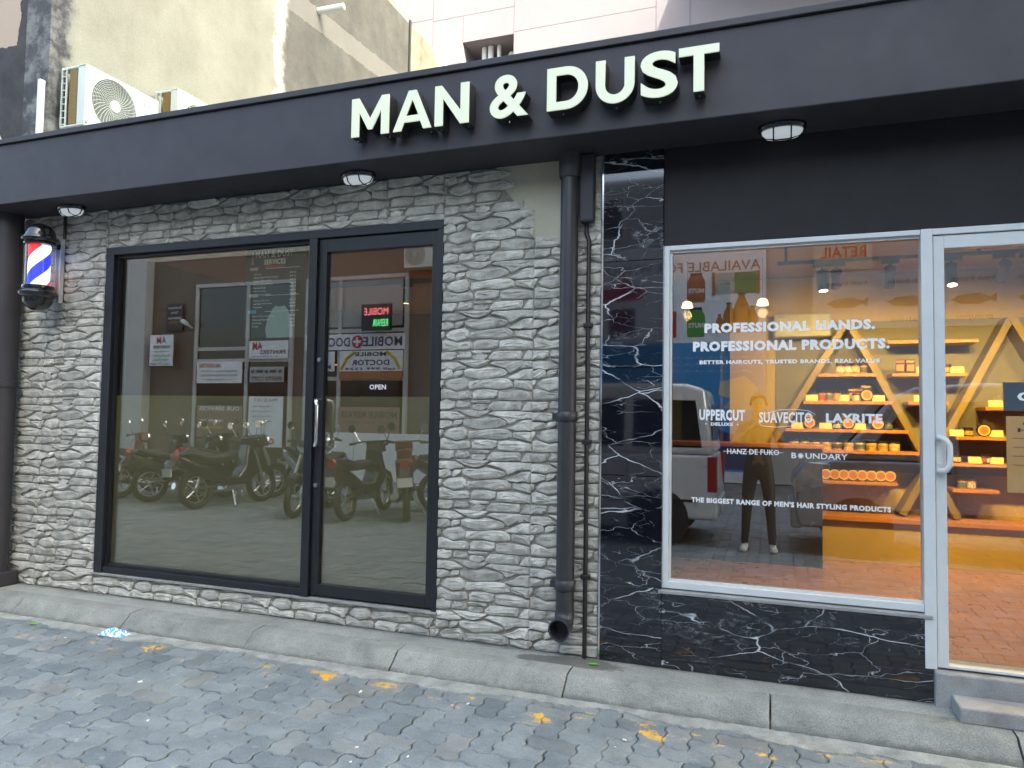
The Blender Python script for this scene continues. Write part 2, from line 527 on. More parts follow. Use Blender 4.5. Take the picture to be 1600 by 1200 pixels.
for i, (z, (t, ox, oy, w, h)) in enumerate(seen[:300]):
    o = put('paver', random.choice(PME[t]), street, (ox + random.uniform(-.002, .002), oy + random.uniform(-.002, .002), random.uniform(-.003, .003)))
    o.rotation_euler.z = random.uniform(-.012, .012)
mb = MB()
for (t, ox, oy, w, h) in [c for z, c in seen[300:]] + rest:
    vs, fs = GEO[t]
    dz = random.uniform(-.003, .003); a = random.uniform(-.012, .012); b_ = random.uniform(-.012, .012)
    mb.add([(ox+x, oy+y, z+dz+(a*x+b_*y if z > -.02 else 0)) for x, y, z in vs], fs)
tag(mb.build('paver_field', M['paver'], street), kind='stuff')

# ragged cement strip between the kerb and the first blocks
mb = MB()
N = 420
x0, x1 = -8.0, 3.0
top, low = [], []
for i in range(N+1):
    x = x0 + (x1-x0)*i/N
    j = .085 + .03*math.sin(x*3.1+1) + .018*math.sin(x*11) + random.uniform(-.014, .014)
    top.append((x, KY-.002, .012 + random.uniform(-.002, .002))); low.append((x, KY-j, .0055))
mb.v = top + low + [(x, y-.004, -.01) for x, y, z in low]
n = N+1
mb.f = [(i+1, i, n+i, n+i+1) for i in range(N)] + [(n+i+1, n+i, 2*n+i, 2*n+i+1) for i in range(N)]
tag(mb.build('gutter_strip', M['haunch']), kind='structure')

# pavement ledge and kerb stones, each a metre long
ZL = 0.10
tag(MB().box(-9, 4, -.181, .02, -.02, ZL-.002).build('pavement', M['ledge'], bevel=.004), kind='structure')
kerb = tag(MB().box(-9, 4, KY+.05, -.19, -.03, .02).build('kerb', M['mortar']), kind='structure')
def kerb_mesh(seed):
    rr = random.Random(seed)
    L = .992
    prof = [(-.186, -.02), (-.186, ZL), (-.285, ZL-.002), (-.305, ZL-.008), (-.318, ZL-.024), (KY+.006, .012), (KY, -.02)]
    nx = 26
    vs, fs = [], []
    for i in range(nx+1):
        x = L*i/nx
        e = .006 if i in (0, nx) else 0
        for k, (y, z) in enumerate(prof):
            j = rr.uniform(-.0006, .0006) if 1 < k < 6 else 0
            vs.append((x, y+j+e*(k in (2, 3, 4, 5)), z+(rr.uniform(-.0005, .0005) if 1 < k < 6 else 0)-e*.7*(k in (2, 3, 4))))
    m = len(prof)
    for i in range(nx):
        for k in range(m-1):
            fs.append((i*m+k, i*m+k+1, (i+1)*m+k+1, (i+1)*m+k))
    fs.append(tuple(range(m))[::-1]); fs.append(tuple(range(nx*m, nx*m+m)))
    b_ = MB(); b_.v = vs; b_.f = fs
    return b_.mesh('kerb_stone', M['kerb'], smooth=40)
KM = [kerb_mesh(s) for s in range(4)]
for i in range(-9, 4):
    o = put('kerb_stone', KM[i % 4], kerb, (i + .004, random.uniform(-.006, .004), random.uniform(-.004, .002)))
    o.rotation_euler.z = random.uniform(-.004, .004)

# ------------------------------------------------------------------ the barber shop
shop = thing('barber_shop', 'single-storey barber shop with grey stone cladding, black fascia and black marble corner', 'building', (-2, 0, ZL))
LX0, LX1, LZ0, LZ1 = -4.68, -1.90, .25, 2.65          # black-framed shopfront opening
RX0, RX1, RZ0, RZ1 = -.55, 1.75, .26, 2.39            # white-framed shopfront opening
ZS = 2.94
wall = MB()
for a in [(-5.56, LX0, .0, .2, -.02, ZS), (LX0, LX1, .0, .2, LZ1, ZS), (LX0, LX1, .0, .2, -.02, LZ0-.012), (LX1, -.905, .0, .2, -.02, ZS)]:
    wall.box(*a)
stone_wall = wall.build('stone_wall', M['mortar'], shop)
MB().prism([(-1.56, ZS), (-1.50, 2.80), (-1.36, 2.62), (-1.30, 2.47), (-1.24, 2.44), (-1.0, 2.43), (-.91, 2.44), (-.91, ZS)], (0, -.0005, 0), (1, 0, 0), (0, 0, 1), .008).build('bare_plaster', M['plaster'], shop)
# painted wall above and around the white shopfront
w2 = MB()
w2.box(-.90, RX0, .0, .2, -.02, ZS); w2.box(RX0, 4.2, -.015, .2, RZ1+.004, ZS)
w2.box(RX0, .72, .0, .2, -.02, .50); w2.box(RX1, 4.2, -.015, .2, -.02, RZ1)
w2.build('painted_wall', M['black_wall'], shop)

# --- stone facing: a 0.59 x 0.30 m tile of twenty stones, repeated and cut at the openings
TW, TH = .592, .300
def T(*pts):
    return [((x-5)*TW/1155, TH-(y-75)*TH/620) for x, y in pts]
TILE = [
 T((5,95),(120,92),(220,100),(330,150),(320,170),(170,195),(5,185)),
 T((225,70),(420,68),(655,72),(595,125),(490,160),(420,160),(330,125)),
 T((620,118),(680,85),(900,80),(1160,85),(1160,165),(1000,180),(940,215),(880,240),(840,185),(700,135)),
 T((5,205),(165,222),(172,275),(60,305),(5,300)),
 T((180,225),(210,200),(300,195),(290,240),(200,295),(178,270)),
 T((305,195),(380,172),(500,180),(600,155),(830,195),(860,225),(830,255),(740,280),(620,298),(500,308),(390,285),(320,260),(300,220)),
 T((850,290),(950,255),(1050,190),(1160,182),(1160,310),(1000,312),(900,312)),
 T((5,320),(50,325),(45,385),(5,415)),
 T((55,370),(130,312),(230,290),(300,285),(365,330),(365,390),(330,425),(200,450),(90,415)),
 T((375,332),(480,327),(620,306),(720,296),(870,304),(920,350),(920,400),(850,420),(720,430),(560,410),(470,415),(390,432),(358,405)),
 T((935,348),(1000,330),(1160,328),(1160,440),(1090,430),(940,402)),
 T((10,440),(60,425),(130,440),(210,472),(290,455),(370,452),(408,490),(403,540),(330,553),(140,567),(20,558)),
 T((420,480),(460,442),(620,434),(738,447),(733,510),(690,545),(430,553)),
 T((750,455),(850,438),(1000,443),(1155,472),(1155,560),(1010,568),(760,562),(742,540)),
 T((5,588),(180,582),(200,602),(195,660),(140,680),(5,688)),
 T((207,612),(250,590),(388,594),(398,650),(330,664),(215,664)),
 T((392,582),(440,564),(640,567),(640,592),(560,606),(420,602)),
 T((417,640),(440,622),(588,620),(602,660),(550,692),(430,688)),
 T((622,650),(680,588),(800,578),(1018,578),(1036,620),(1018,678),(850,690),(700,698),(622,686)),
 T((1038,688),(1072,622),(1112,588),(1160,582),(1160,694),(1060,696)),
]
def clip(poly, ax, lim, keep_less):
    out = []
    for i in range(len(poly)):
        a, b_ = poly[i-1], poly[i]
        ia = (a[ax] <= lim) if keep_less else (a[ax] >= lim)
        ib = (b_[ax] <= lim) if keep_less else (b_[ax] >= lim)
        if ia != ib:
            t = (lim-a[ax])/(b_[ax]-a[ax])
            out.append((a[0]+t*(b_[0]-a[0]), a[1]+t*(b_[1]-a[1])))
        if ib: out.append(b_)
    return out
def area(p):
    return abs(sum(p[i-1][0]*p[i][1]-p[i][0]*p[i-1][1] for i in range(len(p))))/2
def stone_geo(poly, seed):
    """a chiselled stone standing proud of the wall: rim, shoulder, crest, tilted facets; (x, -depth, z)"""
    rr = random.Random(seed)
    if sum(poly[i-1][0]*poly[i][1]-poly[i][0]*poly[i-1][1] for i in range(len(poly))) < 0: poly = poly[::-1]
    cc = Vector((sum(p[0] for p in poly)/len(poly), sum(p[1] for p in poly)/len(poly)))
    poly = [tuple(Vector(p) + (Vector(p)-cc).normalized()*.0011) for p in poly]
    fine = []
    for i in range(len(poly)):
        a, b_ = Vector(poly[i-1]), Vector(poly[i])
        k = max(1, int((b_-a).length/.035))
        for q in range(k):
            p = a.lerp(b_, q/k)
            if q: p += Vector((rr.uniform(-.0012, .0012), rr.uniform(-.0014, .0014)))
            fine.append(p)
    n = len(fine)
    xs = [p.x for p in fine]; zs = [p.y for p in fine]
    cx, cz = sum(xs)/n, sum(zs)/n
    hw = (max(xs)-min(xs))/2; hh = (max(zs)-min(zs))/2
    H = rr.uniform(.011, .018)*min(1.15, hh/.022+.1)
    up = rr.uniform(-.15, .6)*hh
    mx = (max(xs)+min(xs))/2
    def ring(k, h, jit, sft):
        out = []
        for p in fine:
            tx = max(mx-hw*.62, min(mx+hw*.62, p.x))
            # local middle height of the outline at this column
            near = [q.y for q in fine if abs(q.x-tx) < max(.012, hw*.3)]
            tz = (max(near)+min(near))/2 if near else cz
            q = p.lerp(Vector((tx, tz)), k)
            out.append((q.x, -(h + rr.uniform(-jit, jit)), q.y+sft))
        return out
    rings = [[(p.x, .001, p.y) for p in fine], ring(.05, H*.5, .001, 0), ring(.26, H*.85, .0028, up*.35), ring(.70, H, .0055, up)]
    vs = [v for r_ in rings for v in r_]
    fs = []
    for a in range(3):
        for i in range(n):
            j = (i+1) % n
            fs.append((a*n+i, a*n+j, (a+1)*n+j, (a+1)*n+i))
    fs.append(tuple(range(3*n, 4*n)))
    return vs, fs
def in_patch(x, z):
    # where the facing was left off beside the downpipe
    if z < 2.47 or x > -1.08: return False
    edge = -1.54 + (2.94-z)*.52
    return x > edge
stones = []          # (area, geometry, origin)
SH = {}
def lay(x0, x1, z0, z1, ox, oz):
    i0 = math.floor((x0-ox)/TW); i1 = math.ceil((x1-ox)/TW)
    j0 = math.floor((z0-oz)/TH); j1 = math.ceil((z1-oz)/TH)
    for i in range(i0, i1):
        for j in range(j0, j1):
            bx, bz = ox+i*TW, oz+j*TH
            for k, poly in enumerate(TILE):
                p = [(a+bx, b_+bz) for a, b_ in poly]
                q = p
                for ax, lim, less in ((0, x1-.001, True), (0, x0+.001, False), (1, z1-.001, True), (1, z0+.001, False)):
                    if q: q = clip(q, ax, lim, less)
                if len(q) < 3 or area(q) < .00012: continue
                mx = sum(a for a, _ in q)/len(q); mz = sum(b_ for _, b_ in q)/len(q)
                if in_patch(mx, mz): continue
                if abs(area(q)-area(p)) < 1e-7:
                    v = (i*3+j) % 3
                    if (k, v) not in SH: SH[(k, v)] = MB().add(*stone_geo(poly, k*7+v)).mesh('stone', M['stone'])
                    stones.append((area(q), SH[(k, v)], (bx, 0, bz)))
                else:
                    stones.append((area(q), MB().add(*stone_geo([(a-mx, b_-mz) for a, b_ in q], k+i*31+j*17)).mesh('stone', M['stone']), (mx, 0, mz)))
lay(-5.56, LX0, ZL, ZS, -5.28, .27)
lay(LX0, -2.30, LZ1, ZS, -2.30, .27+.02)
lay(-2.30, LX1, LZ1, ZS, -2.49, .27+.02)
lay(LX1, -.905, ZL, ZS, LX1, .27)
lay(LX0, LX1, ZL, LZ0-.014, -4.9, .03)
stones.sort(key=lambda s: -s[0])
for a, me, p in stones[:300]:
    put('stone', me, stone_wall, p)
mb = MB()
for a, me, p in stones[300:]:
    mb.add([(v.co.x+p[0], v.co.y+p[1], v.co.z+p[2]) for v in me.vertices], [tuple(f.vertices) for f in me.polygons])
if mb.v: tag(mb.build('small_stones', M['stone'], stone_wall), kind='stuff')
print('stones', len(stones), 'pavers', len(seen))

# --- canopy: fascia, cap and soffit
MB().box(-6.62, 4.2, -.36, -.002, ZS, 3.385).build('fascia', M['black_paint'], shop, bevel=.006)
MB().box(-6.63, 4.21, -.378, -.3, 3.387, 3.425).build('fascia_cap', M['black_paint'], shop, bevel=.004)
MB().box(-5.9, 4.2, -.298, 9.5, 3.10, 3.30).build('roof', M['concrete'], shop)

# --- black-framed shopfront: fixed light and door
fr = thing('x', '', '')
bpy.data.objects.remove(fr)
win = MB()
FY0, FY1 = -.012, .09
win.box(LX0, LX0+.075, FY0, FY1, LZ0, LZ1); win.box(LX0+.075, LX1, FY0, FY1, LZ1-.055, LZ1)
win.box(LX1-.035, LX1, FY0, FY1, LZ0, LZ1-.055)
win.box(LX0+.075, -2.8755, FY0+.01, FY1-.01, LZ0, LZ0+.045)
win.box(-2.875, -2.815, FY0-.006, FY1, LZ0+.001, LZ1-.056)
lw = win.build('shopfront_window', M['frame_black'], shop, bevel=.003)
MB().box(LX0+.07, -2.876, .02, .045, LZ0+.046, LZ0+.066).box(LX0+.0705, LX0+.09, .02, .045, LZ0+.067, LZ1-.076).box(LX0+.07, -2.876, .02, .045, LZ1-.075, LZ1-.0555).build('glazing_bead', M['frame_black'], lw)
MB().box(LX0+.085, -2.874, .048, .056, LZ0+.05, LZ1-.058).build('pane', M['pane_tint'], lw)
MB().box(LX0+.085, -2.874, .0585, .0605, LZ0+.05, 1.55).build('frosted_film', M['film'], lw)
MB().box(LX0-.01, LX1+.01, -.03, .19, LZ0-.011, LZ0-.001).build('threshold', M['concrete'], shop)
dr = MB()
DX0, DX1 = -2.812, LX1-.037
dr.box(DX0, DX0+.058, .006, .062, LZ0+.012, LZ1-.06); dr.box(DX1-.045, DX1, .006, .062, LZ0+.012, LZ1-.06)
dr.box(DX0+.058, DX1-.045, .006, .062, LZ1-.148, LZ1-.06); dr.box(DX0+.058, DX1-.045, .006, .062, LZ0+.012, LZ0+.085)
ld = dr.build('shopfront_door', M['frame_black'], shop, bevel=.003)
MB().box(DX0+.052, DX1-.04, .030, .038, LZ0+.08, LZ1-.143).build('pane', M['pane_tint'], ld)
MB().box(DX0+.052, DX1-.04, .0405, .0425, LZ0+.08, 1.55).build('frosted_film', M['film'], ld)
hx = DX0+.03
MB().tube([(hx, .006, 1.525), (hx, -.035, 1.525), (hx+.018, -.052, 1.518), (hx+.028, -.056, 1.49), (hx+.028, -.056, 1.26), (hx+.018, -.052, 1.232), (hx, -.035, 1.225), (hx, .006, 1.225)], .0115, 10).build('handle', M['chrome'], ld, smooth=50)
MB().cyl((hx-.004, .008, .97), (hx-.004, -.006, .97), .014, 14).cyl((hx-.004, -.006, .97), (hx-.004, -.009, .97), .006, 8).build('lock', M['steel'], ld, smooth=50)
MB().cyl((hx-.004, .008, 1.79), (hx-.004, -.006, 1.79), .013, 14).build('lock', M['steel'], ld, smooth=50)
MB().text('OPEN', -2.42, -2.30, 1.596, 1.628, .0275, bold=.02).build('lettering', M['white_vinyl'], ld)

# --- white-framed shopfront
ww = MB()
WY0, WY1 = -.022, .06
ww.box(RX0, RX0+.032, WY0, WY1, .525, RZ1); ww.box(RX0+.032, .70, WY0, WY1, RZ1-.026, RZ1); ww.box(RX0+.032, .70, WY0, WY1, .525, .562)
rw = ww.build('display_window', M['white_alu'], shop, bevel=.003)
MB().box(RX0+.03, .702, .012, .020, .56, RZ1-.024).build('pane', M['pane'], rw)
MB().box(RX0+.0322, .6995, -.004, .010, .5625, .5745).box(RX0+.0325, RX0+.044, -.004, .010, .5755, RZ1-.0405).box(RX0+.0322, .6995, -.004, .010, RZ1-.039, RZ1-.0265).build('glazing_bead', M['white_alu'], rw)
VT = [('PROFESSIONAL HANDS.', -.335, .50, 1.905, 1.958, .06), ('PROFESSIONAL PRODUCTS.', -.395, .565, 1.805, 1.86, .06), ('BETTER HAIRCUTS, TRUSTED BRANDS, REAL VALUE', -.36, .52, 1.732, 1.757, .045),
      ('UPPERCUT', -.36, -.125, 1.432, 1.492, .045), ('DELUXE', -.30, -.185, 1.404, 1.422, .045), ('SUAVECITO', -.055, .205, 1.424, 1.482, .03), ('LAYRITE', .27, .53, 1.43, 1.478, .045),
      ('HANZ DE FUKO', -.215, .045, 1.256, 1.284, .015), ('B   UNDARY', .105, .37, 1.243, 1.272, .01), ("THE BIGGEST RANGE OF MEN'S HAIR STYLING PRODUCTS", -.40, .565, .99, 1.018, .045)]
for body, a, b_, c_, d_, bo in VT: MB().text(body, a, b_, c_, d_, .0085, bold=bo).build('lettering', M['white_vinyl'], rw)
MB().box(-.235, .065, .0083, .0084, 1.2685, 1.2705).build('strike_line', M['white_vinyl'], rw)
mb = MB()
for s_ in range(6):           # small rosette in the place of the O
    a = s_*math.pi/6
    mb.prism([(-.014, -.0016), (.014, -.0016), (.014, .0016), (-.014, .0016)], (.1495, .0086-.0003*s_, 1.2575), (math.cos(a), 0, math.sin(a)), (-math.sin(a), 0, math.cos(a)), .0002)
mb.build('rosette', M['white_vinyl'], rw)
for dx in (-.325, -.162): MB().cyl((dx, .0083, 1.413), (dx, .0087, 1.413), .004, 8).build('dot', M['white_vinyl'], rw)
mb = MB()
# flourish over and under the script logo
mb.tube([(-.02, .0085, 1.474), (.05, .0085, 1.493), (.12, .0085, 1.497), (.19, .0085, 1.489), (.222, .0085, 1.47)], .0016, 5)
mb.tube([(-.06, .0085, 1.43), (-.04, .0085, 1.408), (.03, .0085, 1.402), (.11, .0085, 1.41)], .0014, 5)
mb.build('flourish', M['white_vinyl'], rw)
sd = MB().prism([(-.0, .0), (.055, -.012), (.055, -.022), (0, -.022)], (-.59, -.012, .525), (0, -1, 0), (0, 0, 1), 0.0)
sd = MB()
sd.add([(RX0-.02, -.032, .512), (.735, -.032, .512), (.735, .0, .523), (RX0-.02, .0, .523), (RX0-.02, -.032, .495), (.735, -.032, .495), (.735, 0, .495), (RX0-.02, 0, .495)],
       [(0, 1, 2, 3), (7, 6, 5, 4), (4, 5, 1, 0), (5, 6, 2, 1), (6, 7, 3, 2), (7, 4, 0, 3)])
sd.build('window_sill', M['concrete'], shop, bevel=.003)
wd = MB()
wd.box(.7005, .752, WY0-.004, WY1, RZ0, RZ1+.001); wd.box(.752, RX1, WY0, WY1, RZ1-.03, RZ1+.001); wd.box(RX1-.05, RX1, WY0, WY1, RZ0, RZ1-.03)
wd.build('door_frame', M['white_alu'], shop, bevel=.003)
d2 = MB()
d2.box(.756, .803, -.012, .036, RZ0+.008, RZ1-.034); d2.box(RX1-.098, RX1-.054, -.012, .036, RZ0+.008, RZ1-.034)
d2.box(.803, RX1-.098, -.012, .036, RZ1-.098, RZ1-.034); d2.box(.803, RX1-.098, -.012, .036, RZ0+.008, RZ0+.022)
rd = d2.build('glass_door', M['white_alu'], shop, bevel=.003)
MB().box(.80, RX1-.095, .010, .018, RZ0+.02, RZ1-.095).build('pane', M['pane'], rd)
hx = .772
MB().tube([(hx, -.012, 1.365), (hx, -.045, 1.365), (hx+.02, -.06, 1.357), (hx+.034, -.063, 1.335), (hx+.036, -.063, 1.285), (hx+.034, -.063, 1.235), (hx+.02, -.06, 1.212), (hx, -.045, 1.205), (hx, -.012, 1.205)], .013, 10).build('handle', M['white_alu'], rd, smooth=50)
MB().box(hx-.012, hx+.012, -.0155, -.0125, 1.19, 1.38).cyl((hx-.002, -.015, 1.24), (hx-.002, -.021, 1.24), .008, 10).build('lock', M['white_alu'], rd, bevel=.001)
nb = MB().box(1.045, 1.42, .0035, .0075, 1.50, 1.635).build('open_notice', flat('slate_blue', (.05, .07, .09)), rd)
MB().text('OPEN', 1.10, 1.36, 1.545, 1.59, .0028, bold=.03).build('lettering', M['white_vinyl'], nb)
nb = MB().box(1.055, 1.37, .0035, .0075, 1.115, 1.475).build('hours_notice', flat('kraft', (.42, .25, .09)), rd)
mb = MB().text('OPENING', 1.12, 1.31, 1.43, 1.45, .0028, bold=.03).text('HOURS', 1.10, 1.33, 1.40, 1.42, .0028, bold=.04)
for i in range(4): mb.box(1.08, 1.345, .0022, .0027, 1.37-i*.042, 1.372-i*.042)
mb.build('lettering', flat('print_black', (.03, .03, .03)), nb)
# threshold steps below the glass door
MB().box(.737, 4.2, -.06, .19, -.02, RZ0-.002).build('door_step', M['concrete'], shop, bevel=.008)
MB().box(.80, 4.2, -.23, -.0605, ZL-.004, ZL+.068).build('door_step', M['concrete'], shop, bevel=.008)

# --- marble facing
def marble(x0, x1, z0, z1, y0=-.024, y1=-.001):
    MB().box(x0, x1, y0, y1, z0, z1).build('marble_panel', M['marble'], shop, bevel=.0015, seg=1)
for z0, z1 in ((ZL, .519), (.521, 1.119), (1.121, 1.719), (1.721, 2.319), (2.321, ZS-.001)):
    marble(-.889, -.553, z0, z1)
marble(-.5515, .735, ZL+.0005, .493)
MB().box(.736, .7365, -.024, -.001, ZL, .493).build('marble_edge', M['concrete'], shop)
for xx in (-.897, -.5525): pass
MB().box(-.899, -.8895, -.027, -.001, ZL, ZS-.001).build('edge_trim', M['chrome'], shop)
MB().box(-.5527, -.5505, -.03, -.024, .53, ZS-.55).build('edge_trim', M['chrome'], shop)
# ------------------------------------------------------------------ the lit sign
sign = thing('shop_sign', 'lit pale green letters MAN & DUST standing off the black fascia', 'sign', (-1.26, -.36, 3.03))
M['letter_face'] = em('letter_face', (.90, 1.0, .74), .050, (.42, .44, .37))
M['letter_side'] = pm('letter_side', (.02, .02, .022), .45, .15, 10)
def arc(cx, cz, rx, rz, a0, a1, n=12):
    return [(cx+rx*math.cos(R(a0+(a1-a0)*i/n)), cz+rz*math.sin(R(a0+(a1-a0)*i/n))) for i in range(n+1)]
w = .222
GL = {
 'M': [[(0,0),(0,1),(w*.95,1),(.54,.44),(1.08-w*.95,1),(1.08,1),(1.08,0),(1.08-w,0),(1.08-w,.64),(.60,.16),(.48,.16),(w,.64),(w,0)]],
 'A': [[(0,0),(.445,1),(.665,1),(1.11,0),(.875,0),(.79,.205),(.32,.205),(.235,0)], [(.375,.365),(.555,.775),(.735,.365)]],
 'N': [[(0,0),(0,1),(w*.85,1),(.70,.33),(.70,1),(.70+w,1),(.70+w,0),(.88-w*.85,0),(w,.67),(w,0)]],
 'D': [[(0,0),(0,1)] + arc(.45,.5,.50,.5,90,-90,16), [(.212,.185)] + arc(.45,.5,.285,.315,-90,90,14) + [(.212,.815)]],
 'U': [[(0,1)] + [(0,.42)] + arc(.44,.42,.44,.435,180,360,16) + [(.88,1),(.88-w,1)] + [(.88-w,.43)] + arc(.44,.43,.228,.25,0,-180,12)[1:] + [(w,1)]],
 'T': [[(.303,0),(.303,.815),(0,.815),(0,1),(.82,1),(.82,.815),(.517,.815),(.517,0)]],
}
def letter_curve(ch):
    if ch in GL:
        c = bpy.data.curves.new('l', 'CURVE'); c.dimensions = '2D'; c.fill_mode = 'BOTH'
        for cont in GL[ch]:
            s_ = c.splines.new('POLY'); s_.points.add(len(cont)-1); s_.use_cyclic_u = True
            for p, q in zip(s_.points, cont): p.co = (q[0], q[1], 0, 1)
    else:
        c = bpy.data.curves.new('l', 'FONT'); c.body = ch; c.offset = .022; c.resolution_u = 6
    return c
def letter_geo(ch, x0, x1, z0, z1, yb, yf):
    c = letter_curve(ch)
    c.extrude = .5
    o = bpy.data.objects.new('l', c)
    me = bpy.data.meshes.new_from_object(o)
    vs = [v.co.copy() for v in me.vertices]; fs = [tuple(p.vertices) for p in me.polygons]
    bpy.data.objects.remove(o); bpy.data.curves.remove(c); bpy.data.meshes.remove(me)
    ax0 = min(v.x for v in vs); ax1 = max(v.x for v in vs); ay0 = min(v.y for v in vs); ay1 = max(v.y for v in vs)
    return [(x0+(v.x-ax0)/(ax1-ax0)*(x1-x0), yb+(v.z+.5)*(yf-yb), z0+(v.y-ay0)/(ay1-ay0)*(z1-z0)) for v in vs], fs
for ch, a, b_ in (('M', -2.292, -2.044), ('A', -2.018, -1.775), ('N', -1.757, -1.549), ('&', -1.427, -1.207), ('D', -1.104, -.882), ('U', -.843, -.641), ('S', -.613, -.427), ('T', -.424, -.229)):
    zb = 3.040 - (.004 if ch in '&SU' else 0); zt = 3.268 + (.004 if ch in '&S' else 0)
    lt = MB().add(*letter_geo(ch, a, b_, zb, zt, -.372, -.452)).build('letter', M['letter_side'], sign)
    MB().add(*letter_geo(ch, a+.0012, b_-.0012, zb+.0012, zt-.0012, -.4525, -.461)).build('lit_face', M['letter_face'], lt)
    fx = {'M': (.08, .92), 'A': (.1, .9), 'N': (.1, .9), '&': (.45,), 'D': (.35,), 'U': (.5,), 'S': (.5,), 'T': (.5,)}[ch]
    for f in fx:
        xx = a+(b_-a)*f
        MB().cyl((xx, -.41, zb-.001), (xx, -.41, zb-.009), .0045, 8).build('screw', M['steel'], lt)
        MB().cyl((xx, -.3605, zb+.03), (xx, -.3715, zb+.03), .006, 8).build('standoff', M['steel'], lt)

# ------------------------------------------------------------------ oval bulkhead lamps under the canopy
M['lamp_glass'] = em('lamp_glass', (.80, .88, 1.0), .045, (.5, .5, .5))
LBL = ['oval caged lamp under the canopy above the barber pole', 'oval caged lamp under the canopy above the black shopfront', 'oval caged lamp under the canopy beside the white shopfront']
lamp0 = None
for (lx, lab) in zip((-4.88, -2.43, .06), LBL):
    t = thing('bulkhead_lamp', lab, 'lamp', (lx, -.155, ZS), 'lamps under the canopy')
    def ell(rx, ry, z):
        return [(lx+rx*math.cos(2*math.pi*k/28), -.155+ry*math.sin(2*math.pi*k/28), z) for k in range(28)]
    def stack(rs):
        b_ = MB(); b_.v = [p for rx, ry, z in rs for p in ell(rx, ry, z)]
        for i in range(len(rs)-1):
            for k in range(28): b_.f.append((i*28+k, (i+1)*28+k, (i+1)*28+(k+1) % 28, i*28+(k+1) % 28))
        b_.f.append(tuple(range((len(rs)-1)*28, len(rs)*28))); b_.f.append(tuple(range(28))[::-1])
        return b_
    stack([(.118, .078, ZS-.0005), (.118, .078, ZS-.02), (.112, .072, ZS-.028)]).build('base', M['gloss_black'], t, smooth=40)
    stack([(.100, .062, ZS-.0285), (.096, .058, ZS-.045), (.080, .046, ZS-.060), (.045, .025, ZS-.066)]).build('glass', M['lamp_glass'], t, smooth=60)
    cg = MB()
    for s_ in (-1, 1):
        cg.tube([(lx+s_*.042, -.155-.062, ZS-.028), (lx+s_*.042, -.155-.05, ZS-.056), (lx+s_*.042, -.155, ZS-.070), (lx+s_*.042, -.155+.05, ZS-.056), (lx+s_*.042, -.155+.062, ZS-.028)], .0042, 7)
    cg.tube([(lx-.104, -.155, ZS-.028), (lx-.088, -.155, ZS-.056), (lx-.03, -.155, ZS-.0715), (lx+.03, -.155, ZS-.0715), (lx+.088, -.155, ZS-.056), (lx+.104, -.155, ZS-.028)], .0042, 7)
    cg.build('cage', M['gloss_black'], t, smooth=50)

# ------------------------------------------------------------------ barber pole
px, py = -5.125, -.20
bp = thing('barber_pole', 'lit barber pole with red, white and blue stripes and black domed ends', 'barber pole', (px, -.02, 2.2))
m, nt, b = newmat('pole_stripes')
P = coords(nt, 'World')
sp = nt.nodes.new('ShaderNodeSeparateXYZ'); nt.links.new(P, sp.inputs[0])
an = math_n(nt, 'ARCTAN2', math_n(nt, 'ADD', sp.outputs[1], -py), math_n(nt, 'ADD', sp.outputs[0], -px))
tt = math_n(nt, 'FRACT', math_n(nt, 'ADD', math_n(nt, 'SUBTRACT', math_n(nt, 'MULTIPLY', sp.outputs[2], 1/.44), math_n(nt, 'MULTIPLY', an, 1/(2*math.pi))), .66))
rp = nt.nodes.new('ShaderNodeValToRGB'); rp.color_ramp.interpolation = 'CONSTANT'
el = rp.color_ramp.elements
while len(el) < 4: el.new(.5)
for e, (p_, c_) in zip(el, ((0, (.75, .88, 1)), (.25, (.02, .03, .9)), (.5, (.75, .88, 1)), (.75, (.9, .02, .03)))):
    e.position = p_; e.color = (*c_, 1)
nt.links.new(tt, rp.inputs[0])
nt.links.new(rp.outputs[0], b.inputs['Emission Color']); b.inputs['Emission Strength'].default_value = .2
nt.links.new(rp.outputs[0], b.inputs['Base Color'])
M['stripes'] = m
MB().lathe([(.072, 2.352), (.072, 2.662)], (px, py, 0), n=28).build('striped_cylinder', m, bp, smooth=40)
MB().lathe([(.094, 2.354), (.094, 2.660)], (px, py, 0), n=32).build('glass_tube', glass('tube_glass', (.98, .98, .98), 1.45), bp, smooth=40)
MB().lathe([(.090, 2.652), (.106, 2.656), (.108, 2.668), (.102, 2.674), (.120, 2.684), (.126, 2.700), (.118, 2.716), (.104, 2.722), (.102, 2.732), (.094, 2.765), (.074, 2.795), (.04, 2.814), (.003, 2.82)], (px, py, 0), n=32).build('top_dome', M['gloss_black'], bp, smooth=35)
MB().lathe([(.003, 2.165), (.04, 2.172), (.075, 2.195), (.094, 2.225), (.100, 2.262), (.112, 2.268), (.124, 2.28), (.128, 2.298), (.118, 2.314), (.104, 2.322), (.108, 2.334), (.106, 2.350), (.09, 2.355)], (px, py, 0), n=32).build('bottom_dome', M['gloss_black'], bp, smooth=35)
MB().box(px-.028, px+.028, -.032, -.022, 2.25, 2.74).box(px-.028, px-.022, -.055, -.0325, 2.25, 2.74).box(px+.022, px+.028, -.055, -.0325, 2.25, 2.74).build('mounting_plate', M['white_alu'], bp)
MB().box(px-.012, px+.012, -.115, -.0325, 2.66, 2.695).box(px-.012, px+.012, -.115, -.0325, 2.285, 2.32).build('arm', M['black_plastic'], bp, bevel=.003)
tag(MB().cyl((px+.022, -.025, 2.75), (px+.022, -.025, ZS-.001), .011, 10).build('lamp_conduit', M['pvc_black'], None, smooth=50), 'thin black conduit from the canopy down to the barber pole bracket', 'conduit')

